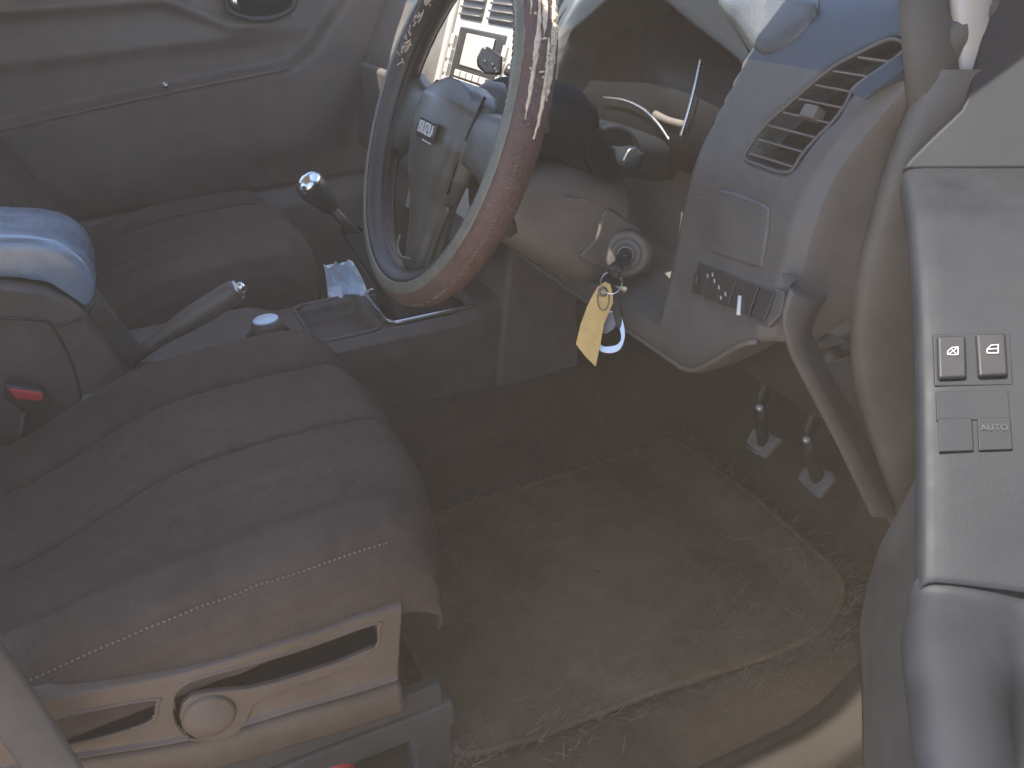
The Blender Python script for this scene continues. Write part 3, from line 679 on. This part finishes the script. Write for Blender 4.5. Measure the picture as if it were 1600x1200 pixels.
# ------------------------------------------------------------------ key, ring, tag, opener
ky = thing('ignition_key', 'black-headed key standing in the ignition barrel', 'key')
kh = ic+ia*.030
MB().box(ic+ia*.012, (.03, .007, .002), [ia, nrm(np.cross(ia, V(0, 0, 1))), nrm(np.cross(np.cross(ia, V(0, 0, 1)), ia))]).build('key_blade', 'steel', ky)
kr = at(959, 432, y=ic[1]-.05)
MB().tube(cr([ic+ia*.014, ic+ia*.022+V(-.002, 0, -.003), kh+V(-.004, -.004, -.008), kr+V(.002, 0, .008), kr+V(0, 0, .000)], 16), [.0055, .0065, .0075, .0085, .0095, .0100, .0105, .0108, .0108, .0105, .0100, .0095, .0090, .008, .007, .005], 14, flat=.55, upv=(.5, .3, .8)).build('key_head', 'black_plastic', ky)
rc = at(955, 442, y=kr[1]-.003); vd = nrm(CAM-rc)
ra_, rb_ = nrm(CR*.9+CU*.1), CU
rg = MB()
for q in range(2):
    rg.tube([rc+vd*(.0012*q)+.0125*(math.cos(a)*CR*.98+math.sin(a)*CU)+.005*vd*math.cos(a+1) for a in np.linspace(0, 2*math.pi, 41)[:-1]], .00075, 6, wrap=True, upv=vd)
tag(rg.build('key_ring', 'chrome'), 'thin split wire ring joining the key and its yellow tag', 'key ring')
tg = thing('key_tag', 'mustard yellow leather strip tag hanging from the ignition key ring', 'key tag')
tpx = [(934, 448), (946, 440), (954, 444), (958, 462), (958, 474), (951, 490), (944, 506), (938, 540), (931, 573), (916, 558), (900, 538), (907, 508), (918, 478), (926, 462)]
t0 = at(935, 505, y=rc[1]-.004); tn = nrm(CAM-t0+V(.25, 0, -.1))
tw = [atp(*q, t0, tn) for q in tpx]
tgo = MB().prism(cr(tw, 44, True)[:0] or tw, tn*-.0022).build('leather_strip', 'leather_tag', tg, bevel=.0006)
ey = atp(942, 456, t0, tn)
MB().lathe(ey+tn*.0003, tn, [(.0060, 0), (.0055, .0010), (.0035, .0012), (.0030, 0)], 20, cap=False).build('eyelet', 'steel', tg)
MB().tube([ey+tn*.002+(.0095*math.cos(a)*CR*.7+.0140*math.sin(a)*CU)+CU*-.007 for a in np.linspace(math.pi*.9, math.pi*2.1, 18)], .0007, 6).build('stitch_loop', 'steel', tg)
op = thing('bottle_opener', 'polished metal opener fob hanging behind the yellow key tag', 'key fob')
o0 = at(955, 520, y=rc[1]+.006); on = nrm(CAM-o0)
def ring_prism(outer, inner, nm, mt, par, th=.002):
    A = cr([atp(*q, o0, on) for q in outer], 40, True); B = cr([atp(*q, o0, on) for q in inner], 40, True)
    ca = sum(A)/40
    rows = [A, [p-on*th for p in A], [p-on*th for p in B], B]
    return MB().loft(rows, True, False, True).build(nm, mt, par, bevel=.0005)
ring_prism([(946, 488), (960, 486), (970, 492), (976, 512), (976, 530), (968, 547), (952, 552), (936, 547), (932, 530), (936, 505)], [(948, 508), (957, 503), (966, 508), (969, 518), (970, 530), (964, 538), (952, 541), (941, 540), (938, 530), (940, 515)], 'opener_loop', 'satin_metal', op)
MB().prism([atp(*q, o0, on)+on*.001 for q in ((944, 490), (961, 487), (966, 500), (960, 514), (948, 522), (940, 520))], on*-.004).build('opener_tongue', 'steel', op, bevel=.001)
MB().prism([atp(*q, o0, on)+on*.0025 for q in ((957, 462), (966, 466), (972, 500), (970, 512), (964, 512), (957, 490))], on*-.002).build('strap', 'rubber', op, bevel=.0006)
# ------------------------------------------------------------------ steering wheel
sw_ = thing('steering_wheel', 'steering wheel in a worn brown leather cover torn open at the top', 'steering wheel')
TILT = math.radians(23.4); WO = V(.42, 0, .66)
WH, WV, WN = V(0, 1, 0), V(math.sin(TILT), 0, math.cos(TILT)), V(-math.cos(TILT), 0, math.sin(TILT))
RW, RT = .186, .0195
def wl(a, b, c=0): return WO+WH*a+WV*b+WN*c
def rimpt(ph, th, r=RT):
    """ph round the wheel from the top towards the near side, th round the tube (0 = outward, 90 = to the driver)"""
    e = -WH*math.sin(ph)+WV*math.cos(ph)
    return WO+e*(RW+r*math.cos(th))+WN*(r*1.08*math.sin(th))
def rim_band(t0, t1, nm, mt, r=RT, n=12, bump=0, seed=0):
    rows = []
    for i in range(220):
        ph = 2*math.pi*i/220
        rows.append([rimpt(ph, t0+(t1-t0)*j/n, r+bump*noise.noise(Vector((math.sin(ph)*40, math.cos(ph)*40, j*.9+seed)))-(.0012 if j in (0, n) else 0)) for j in range(n+1)])
    return MB().loft(rows, wrap=True).build(nm, mt, sw_)
D = math.radians
rim_band(D(100), D(172), 'inner_cover_band', 'wheel_core', bump=.0003)
rim_band(D(60), D(100), 'edge_cover_band', 'wheel_vinyl', r=RT+.0008, bump=.0004, seed=3)
rim_band(D(-95), D(60), 'outer_cover_band', 'wheel_leather', r=RT+.0006, n=18, bump=.0006, seed=5)
rim_band(D(172), D(265), 'rim_core', 'wheel_core', r=RT-.003, n=8)
# seam stitching (cross stitches along the outer band)
stc = MB(); rnd = random.Random(4)
for i in range(300):
    ph = 2*math.pi*i/300
    if rnd.random() < .4: continue
    th = D(12)
    a, b = rimpt(ph, th-.05, RT+.0010), rimpt(ph+.012, th+.06, RT+.0010)
    d = nrm(b-a); n_ = nrm((a+b)/2-(WO+(-WH*math.sin(ph)+WV*math.cos(ph))*RW))
    stc.box((a+b)/2, (np.linalg.norm(b-a)*rnd.uniform(.5, 1), .0008, .0008), [d, np.cross(n_, d), n_])
s_ = stc.build('seam_stitches', 'thread', sw_); s_['kind'] = 'stuff'
# ribbed wrinkles in the inner band near the top
rb = MB()
for i in range(26):
    ph = D(20+i*2.1); th0 = D(66)
    rb.tube([rimpt(ph+.012*k, D(64)+k*.14, RT+.0004) for k in range(7)], .0007, 5)
o_ = rb.build('cover_wrinkles', 'wheel_vinyl', sw_); o_['kind'] = 'stuff'
# torn strips of lining where the cover has split
def tear_strip(ph0, ph1, th, w, seed, nm='torn_lining'):
    rn = random.Random(seed); rows = []
    n = max(6, int((ph1-ph0)/.02))
    for i in range(n+1):
        t = i/n; ph = ph0+(ph1-ph0)*t; ww = w*(math.sin(math.pi*min(1, t*1.02+.02))**.4)*(.75+.5*rn.random()); c = th+.05*math.sin(t*4+seed)+.03*rn.random()
        lift = .0016+.0022*rn.random()
        rows.append([rimpt(ph, c-ww/2, RT+.001), rimpt(ph, c-ww*.2, RT+lift), rimpt(ph, c+ww*.2, RT+lift*.9), rimpt(ph, c+ww/2, RT+.001)])
    return MB().loft(rows).build(nm, 'foam', sw_, thick=.0008, smooth=False)
for ph0, ph1, th, w, sd_ in ((6, 48, -22, .55, 1), (10, 44, 20, .40, 2), (32, 58, 6, .28, 3), (42, 74, -24, .40, 4), (48, 80, 22, .22, 5), (4, 26, 2, .30, 6), (58, 84, -8, .16, 8), (30, 52, 40, .14, 9)):
    tear_strip(D(ph0), D(ph1), D(th), w, sd_)
for k in range(46):
    rn = random.Random(100+k); ph = D(8+62*rn.random()); th = D(-32+70*rn.random())
    if k == 0: fk = MB()
    p = rimpt(ph, th, RT+.002); e = nrm(V(*[rn.uniform(-1, 1) for _ in range(3)])); f_ = nrm(np.cross(e, V(.3, .5, .8)))
    fk.box(p, (.002+.005*rn.random(), .0015+.0015*rn.random(), .0012), [e, f_, np.cross(e, f_)])
o_ = fk.build('lining_crumbs', 'foam', sw_, smooth=False); o_['kind'] = 'stuff'
# frayed edge on the far rim
fk = MB()
for k in range(60):
    rn = random.Random(300+k); ph = D(-75+52*rn.random()); p = rimpt(ph, D(120+26*rn.random()), RT+.001)
    e = nrm(V(*[rn.uniform(-1, 1) for _ in range(3)])+WV*1.2); f_ = nrm(np.cross(e, V(.3, .5, .8)))
    fk.box(p, (.004+.006*rn.random(), .0012, .001), [e, f_, np.cross(e, f_)])
o_ = fk.build('frayed_edge', 'foam', sw_, smooth=False); o_['kind'] = 'stuff'
for q in (30, 44):
    MB().tube([rimpt(D(q), D(44+k*5), RT+.0015+.001*math.sin(k)) for k in range(4)], .0011, 6).build('pink_stitch', 'pink_thread', sw_)
# hub: airbag pad with tapering lower spoke
def pad_half(b): return interp(b, [-.172, -.15, -.12, -.085, -.05, -.02, .02, .034, .043, .049], [.026, .030, .036, .050, .072, .086, .086, .077, .058, .024])
def hubf(u, v):
    b = -.170+.219*u; hw = pad_half(b); a = (2*v-1)*hw
    e = abs(2*v-1)
    n_ = interp(b, [-.17, -.15, -.12, -.09, -.05, -.01, .025, .049], [-.006, -.002, .002, .008, .018, .023, .020, .004])
    n_ = n_-.014*e**4-.016*e**10+(.004*math.cos(a*36)*sstep(-.10, -.04, b))
    n_ -= .0030*math.exp(-((e-.84)/.025)**2)*sstep(-.09, -.05, b)
    return wl(a, b, n_)
MB().grid(hubf, 90, 60).build('airbag_pad', 'hub_plastic', sw_, thick=.025, off=1)
for s in (-1, 1):
    rows = []
    for t in np.linspace(0, 1, 16):
        a = s*(.070+.112*t); b0 = -.036-.040*t*t; b1 = .030+.012*t*t; n_ = .004-.006*t
        rows.append([wl(a, b0+(b1-b0)*k, n_-.008*abs(2*k-1)**4-.014*(k in (0, 1))) for k in np.linspace(0, 1, 13)])
    MB().loft(rows).build('spoke', 'hub_plastic', sw_, thick=.012, off=-s)
# lower spoke side walls and clip line
MB().tube(cr([wl(.054, -.080, -.010), wl(.036, -.12, -.014), wl(.027, -.165, -.018)], 14), .004, 8).build('spoke_edge', 'wheel_core', sw_)
MB().tube(cr([wl(-.054, -.080, -.010), wl(-.036, -.12, -.014), wl(-.027, -.165, -.018)], 14), .004, 8).build('spoke_edge', 'hub_plastic', sw_)
for sg in (-1, 1):
    MB().tube(cr([wl(sg*.072, .041, -.004), wl(sg*.079, .022, .0015), wl(sg*.076, -.005, .0035), wl(sg*.069, -.036, .002), wl(sg*.056, -.066, -.003)], 24), .0017, 8).build('pad_seam', 'dark_recess', sw_)
MB().tube(cr([wl(.028, -.138, .004), wl(.024, -.152, .004), wl(0, -.157, .006), wl(-.024, -.152, .004)], 16), .0016, 8).build('spoke_clip', 'satin_plastic', sw_)
# column cover behind the hub
MB().lathe(WO-WN*.085, WN, [(.060, 0), (.064, .02), (.060, .045), (.045, .06)], 32).build('hub_back', 'wheel_core', sw_)
# badge
bc = wl(-.002, -.012, .0515); bc = atp(669, 203, wl(0, -.01, .0262), WN)
R_ = -WH; bd = MB().prism([bc+R_*x+WV*y+WN*.0005 for x, y in ((-.0265, -.0105), (.0265, -.0105), (.0272, .0), (.0265, .0105), (-.0265, .0105), (-.0272, 0))], WN*.0022).build('badge', 'gloss_black', sw_, bevel=.0006)
text_mesh('ISUZU', .0185, 'badge_lettering', 'badge_silver', bd, bc+WN*.0034, R_, WV, WN, .0012, sx=.86)
MB().box(bc+WV*-.0118+WN*.002, (.048, .0014, .0016), [R_, WV, WN]).build('badge_rim', 'chrome', bd)

# ------------------------------------------------------------------ centre console
cc = thing('centre_console', 'low dark centre console with gear surround, tray and round dial between the seats', 'console')
def con(u, v):
    x = -.05+.68*u
    prof = [(.262, .03), (.262, .15), (.265, .262), (.270, .288), (.284, .302), (.32, .304), (.37, .304), (.42, .304), (.456, .302), (.470, .288), (.475, .262), (.478, .15), (.478, .03)]
    S_ = np.linspace(0, 1, len(prof)); y = interp(v, S_, [p[0] for p in prof]); z = interp(v, S_, [p[1] for p in prof])
    top_ = sstep(.26, .30, z)
    z += top_*(.016*sstep(.26, .20, x)+.02*sstep(.50, .62, x))
    if z > .27:
        tr = sstep(0, .006, min(x-.285, .385-x, y-.293, .447-y)); z -= .030*tr
        gb = sstep(0, .006, min(x-.41, .545-x, y-.30, .44-y)); z -= .012*gb
    return V(x, y, z)
MB().grid(con, 150, 150).build('console_body', 'console_plastic', cc)
def loop(x0, x1, y0, y1, z, r):
    pts = []
    for cx, cy, a0 in ((x1-r, y1-r, 0), (x0+r, y1-r, 90), (x0+r, y0+r, 180), (x1-r, y0+r, 270)):
        pts += [V(cx+r*math.cos(D(a0+a)), cy+r*math.sin(D(a0+a)), z) for a in range(0, 91, 15)]
    return pts
MB().tube(loop(.280, .390, .288, .452, .303, .02), .004, 8, wrap=True, upv=(0, 0, 1)).build('tray_rim', 'console_plastic', cc)
MB().tube(loop(.402, .556, .292, .448, .307, .02), .0040, 8, wrap=True, upv=(0, 0, 1)).build('gear_surround', 'satin_metal', cc)
dc = at(419, 520, z=.322)
MB().lathe(V(dc[0], dc[1], .318), (0, 0, 1), [(.034, 0), (.034, .003), (.030, .006), (.026, .006), (.024, .003)], 36).build('dial_base', 'gloss_black', cc)
dl_ = MB().lathe(V(dc[0], dc[1], .321), (0, 0, 1), [(.024, 0), (.0235, .014), (.0215, .020), (.0185, .022), (0, .022)], 36).build('drive_dial', 'console_plastic', cc)
MB().lathe(V(dc[0], dc[1], .3434), (-.05, 0, 1), [(.0190, -.001), (.0190, .0015), (.017, .0028), (0, .0030)], 32).build('dial_cap', 'bag_plastic', dl_)  # pale blue colour stands in for sky reflected in the cap
# carpeted tunnel flank in front of the seat
MB().loft([[V(x, .259, .02) for x in np.linspace(-.1, .75, 20)], [V(x, .257, .155) for x in np.linspace(-.1, .75, 20)], [V(x, .2615, .158) for x in np.linspace(-.1, .75, 20)]]).build('tunnel_trim', 'trim_brown', cc, thick=.004)
MB().prism([V(.56, .256, .158), V(.72, .256, .158), V(.72, .256, .42), V(.60, .256, .42)], (0, .22, 0)).build('console_front', 'trim_brown', cc, bevel=.01)

ar = thing('console_armrest', 'padded console box with shiny grey lid tinted with sky reflection at the left edge', 'armrest')
lid = [at(*q, y=.29) for q in ((-260, 366), (0, 371), (60, 374), (104, 386), (134, 410), (150, 446), (146, 474), (134, 482), (116, 462), (80, 444), (40, 436), (0, 432), (-260, 424))]
lidc = cr(lid, 60)
rows = []
for yy, sc_ in ((0, .72), (.004, .88), (.012, .97), (.022, 1), (.158, 1), (.168, .97), (.176, .88), (.180, .72)):
    cx = sum(lidc)/60; cz = V(cx[0], 0, cx[2])
    rows.append([V(cx[0]+(p[0]-cx[0])*(1-(1-sc_)*.22), .285+yy, cx[2]+(p[2]-cx[2])*(.35+.65*sc_)) for p in lidc])
MB().loft(rows, True, True).build('armrest_lid', 'armrest_vinyl_sky_tint', ar, sub=1)
bodyp = [at(*q, y=.275) for q in ((-260, 440), (0, 440), (70, 450), (110, 470), (134, 492), (170, 535), (206, 582), (214, 700), (-260, 700))]
MB().prism(bodyp, (0, .19, 0)).build('armrest_box', 'console_plastic', ar, bevel=.012, bseg=3)
sm = [at(*q, y=.2735) for q in ((-100, 497), (0, 497), (68, 500), (86, 508), (130, 498))]
MB().tube(cr(sm, 30), .0022, 6).build('box_seam', 'black_plastic', ar)
sm = [at(*q, y=.2735) for q in ((78, 505), (100, 540), (120, 590), (130, 640))]
MB().tube(cr(sm, 20), .0018, 6).build('box_seam', 'black_plastic', ar)
fb = [at(*q, y=.272) for q in ((152, 468), (168, 480), (228, 552), (206, 580), (136, 492))]
MB().prism(fb, (0, .012, 0)).build('front_strip', 'black_plastic', ar, bevel=.004)

bu = thing('belt_buckle', 'seat belt buckle with red release button beside the console box', 'belt buckle')
bq = [at(*q, y=.235) for q in ((6, 600), (66, 612), (78, 634), (72, 646), (30, 640), (4, 622))]
MB().prism(bq, (0, .022, 0)).build('buckle_body', 'black_plastic', bu, bevel=.004, bseg=3)
bq = [at(*q, y=.232) for q in ((12, 607), (66, 615), (69, 622), (63, 628), (22, 624))]
MB().prism(bq, (0, .010, 0)).build('release_button', 'red_plastic', bu, bevel=.0025, bseg=3)
MB().tube([at(40, 640, y=.245), at(30, 700, y=.25), at(20, 760, y=.25)], .012, 10, flat=.5).build('buckle_stalk', 'black_plastic', bu)

hb = thing('handbrake', 'handbrake lever pointing up beside the console box, with a bright push button', 'handbrake')
h0_, h1_ = at(196, 566, y=.315), at(372, 452, y=.312)
hp = cr([h0_, h0_*.6+h1_*.4+V(0, 0, .002), h0_*.25+h1_*.75+V(0, 0, .001), h1_], 20)
MB().tube(hp, [.010]*6+[.0115, .013, .0145, .0155, .016, .0162, .0165, .0165, .0165, .0165, .0165, .016, .0155, .013], 16, flat=1.1).build('lever_grip', 'console_plastic', hb)
MB().lathe(h1_, h1_-h0_, [(.0150, -.002), (.0145, .003), (.011, .004), (.0105, .001)], 24, cap=False).build('grip_collar', 'satin_metal', hb)
MB().lathe(h1_, h1_-h0_, [(.0085, -.004), (.0085, .008), (.0065, .011), (0, .012)], 20).build('push_button', 'chrome', hb)
MB().box(h0_+V(.03, .0, -.012), (.13, .04, .012), [nrm(V(1, 0, -.02)), V(0, 1, 0), nrm(V(.02, 0, 1))]).build('lever_boot', 'rubber', hb, bevel=.006)

gl = thing('gear_lever', 'gear lever with chrome-capped knob and dark gaiter beyond the wheel', 'gear lever')
kn = at(500, 306, y=.372); gbz = V(.475, .37, .30)
MB().loft([loop(.415, .54, .305, .435, .298, .02), [gbz+V(-.008, 0, .02)+(p-V(.4775, .37, .298))*.86 for p in loop(.415, .54, .305, .435, .298, .02)], [gbz*.72+kn*.28+(p-V(.4775, .37, .298))*.62 for p in loop(.415, .54, .305, .435, .298, .02)], [gbz*.45+kn*.55+(p-V(.4775, .37, .298))*.44 for p in loop(.415, .54, .305, .435, .298, .02)], [gbz*.3+kn*.7+(p-V(.4775, .37, .298))*.26 for p in loop(.415, .54, .305, .435, .298, .02)]], True).build('gaiter', 'gaiter_leather', gl, sub=1)
MB().tube([gbz*.5+kn*.5, kn], .008, 12).build('lever_shaft', 'black_plastic', gl)
kd = nrm(kn-gbz)
MB().lathe(kn-kd*.03, kd, [(.010, 0), (.0135, .006), (.019, .026), (.0225, .042), (.0225, .050)], 28, cap=False).build('gear_knob', 'gloss_black', gl)
MB().lathe(kn-kd*.03, kd, [(.0226, .050), (.0222, .056), (.019, .063), (.012, .068), (0, .070)], 28).build('knob_cap', 'chrome', gl)

# crumpled bag between console and passenger seat
def bag(u, v):
    L = cr([V(506, 412), V(511, 445), V(513, 488)], 12); Rr = cr([V(548, 404), V(568, 440), V(580, 474)], 12)
    a = L[int(round(v*11))]; b = Rr[int(round(v*11))]; q = a*(1-u)+b*u
    if v == 0: q = q+V(0, 9*abs(math.sin(u*7)))
    n1 = noise.noise(Vector((u*3.1, v*2.3, .4)))+.5*abs(noise.noise(Vector((u*5, v*4, 2.4))))
    return at(q[0], q[1], y=.452+.03*n1)
tag(MB().grid(bag, 11, 11).build('plastic_bag', 'bag_plastic', smooth=False, thick=.0012), 'crumpled pale blue plastic bag tucked between console and passenger seat', 'plastic bag')

# ------------------------------------------------------------------ pedals
def pedal(nm, label, pts, x, arm):
    t = thing(nm, label, 'pedal')
    c = [at(*q, x=x) for q in pts]; m = sum(c)/len(c); nn = nrm(V(-.75, 0, .66))
    c = [atp(*q, m, nn) for q in pts]
    MB().prism(c, nn*-.012).build('pedal_pad', 'pedal_rubber', t, bevel=.004, bseg=3)
    w_ = nrm(V(0, 1, 0)); u_ = np.cross(nn, w_)
    for k in (-.018, -.006, .006, .018):
        MB().box(m+nn*.0006+u_*k, (.026, .002, .0014), [w_, u_, nn]).build('pad_rib', 'pedal_rubber', t)
    b = at(*arm, x=x-.03)
    MB().tube(cr([m-nn*.010, m*.6+b*.4-nn*.006, b+V(.006, .003, .0), b+V(.05, .02, .10), b+V(.09, .03, .20)], 16), .0085, 10, flat=1.4).build('pedal_arm', 'black_plastic', t)
    MB().lathe(b, nrm(CAM-b), [(.0, .008), (.004, .007), (.0055, .003), (.0055, -.008)], 12).build('pivot_pin', 'badge_silver', t)
pedal('brake_pedal', 'squared brake pedal pad, left of the two pedals in the footwell', [(1164, 690), (1175, 667), (1220, 684), (1191, 716)], .86, (1187, 637))
pedal('accelerator_pedal', 'narrow accelerator pedal pad, right of the two pedals in the footwell', [(1244, 748), (1256, 728), (1300, 736), (1302, 750), (1278, 779)], .90, (1260, 687))

# ------------------------------------------------------------------ floor mat and litter
fm = thing('floor_mat', 'dusty brown fibre mat on the driver footwell floor', 'floor mat')
outl = cr([V(.30, -.285), V(.50, -.300), V(.70, -.315), V(.80, -.30), V(.845, -.24), V(.85, 0), V(.845, .12), V(.80, .165), V(.60, .17), V(.40, .165), V(.30, .14), V(.28, 0), V(.28, -.22)], 120, True)
cm = sum(outl)/120
def mz(x, y): return .018+.010*noise.noise(Vector((x*6, y*6, 7)))+.004*noise.noise(Vector((x*20, y*20, 2)))+.03*sstep(.78, .86, x)
rows = []
for k in np.linspace(1, 0.01, 40):
    rows.append([V(*(cm+(p-cm)*k), mz(*(cm+(p-cm)*k))) for p in outl])
MB().loft(rows, True).build('mat_pile', 'mat_fibre', fm, thick=.008, off=-1)
MB().tube([V(p[0], p[1], mz(*p)+.001) for p in outl], .0045, 8, wrap=True, upv=(0, 0, 1)).build('mat_binding', 'mat_fibre', fm)
rn = random.Random(9); fb_ = MB()
for k in range(2600):
    if k < 900:
        i = rn.randrange(120); p = outl[i]; q = cm+(p-cm)*rn.uniform(.97, 1.06)
    else:
        q = V(rn.gauss(.74, .07), rn.gauss(-.29, .05)) if rn.random() < .7 else V(rn.uniform(.35, .82), rn.uniform(-.34, .1))
    z = mz(*q) if -.31 < q[1] else .012
    L_ = rn.uniform(.008, .028); an = rn.gauss(-.4, .7); d = nrm(V(math.cos(an), math.sin(an), rn.uniform(.1, .7))); s_ = nrm(np.cross(d, V(0, 0, 1)))*rn.uniform(.0004, .0010)
    a = V(q[0], q[1], z+.001)
    fb_.add([a-s_, a+s_, a+d*L_*.6+s_*.7, a+d*L_*.6-s_*.7, a+d*L_+V(0, 0, -.004)], [(0, 1, 2, 3), (3, 2, 4)])
o_ = fb_.build('loose_fibres', 'fringe', fm, smooth=False); o_['kind'] = 'stuff'
for k, pts in enumerate(([(1176, 846), (1200, 862), (1250, 858), (1262, 900)], [(1225, 948), (1255, 962), (1262, 920)], [(1120, 832), (1150, 842), (1176, 840)])):
    tag(MB().tube(cr([at(*q, z=.05) for q in pts], 14), .0013, 6).build('dry_straw', 'fringe'), ['long bent dry straw on the footwell carpet below the accelerator pedal', 'short hooked dry straw lying at the right end of the mat', 'short straight dry straw lying below the brake pedal'][k], 'straw', 'dry straws on the footwell floor')

# ------------------------------------------------------------------ haze volume added in place of lens veil
hz = bpy.data.materials.new('haze'); hz.use_nodes = True; n = hz.node_tree.nodes; n.remove(n['Principled BSDF'])
pv = n.new('ShaderNodeVolumePrincipled'); pv.inputs['Color'].default_value = (.98, .78, .59, 1); pv.inputs['Density'].default_value = HAZE; pv.inputs['Anisotropy'].default_value = .0
hz.node_tree.links.new(pv.outputs[0], n['Material Output'].inputs['Volume']); M['haze'] = hz
tag(MB().box((0, 0, .25), (140, 140, 3.2)).build('haze', 'haze', smooth=False), kind='stuff')

# ------------------------------------------------------------------ put every Empty at the base of its thing
bpy.context.view_layer.update()
for o in [o for o in bpy.data.objects if o.type == 'EMPTY' and o.parent is None]:
    lo = np.array([1e9]*3); hi = -lo
    for c in o.children:
        b = np.array([tuple(v) for v in c.bound_box]); lo = np.minimum(lo, b.min(0)); hi = np.maximum(hi, b.max(0))
    base = Vector(((lo[0]+hi[0])/2, (lo[1]+hi[1])/2, lo[2]))
    o.location = base
    for c in o.children: c.location = -base
    if 'base' in o: del o['base']
scene.render.resolution_x, scene.render.resolution_y = 1024, 768
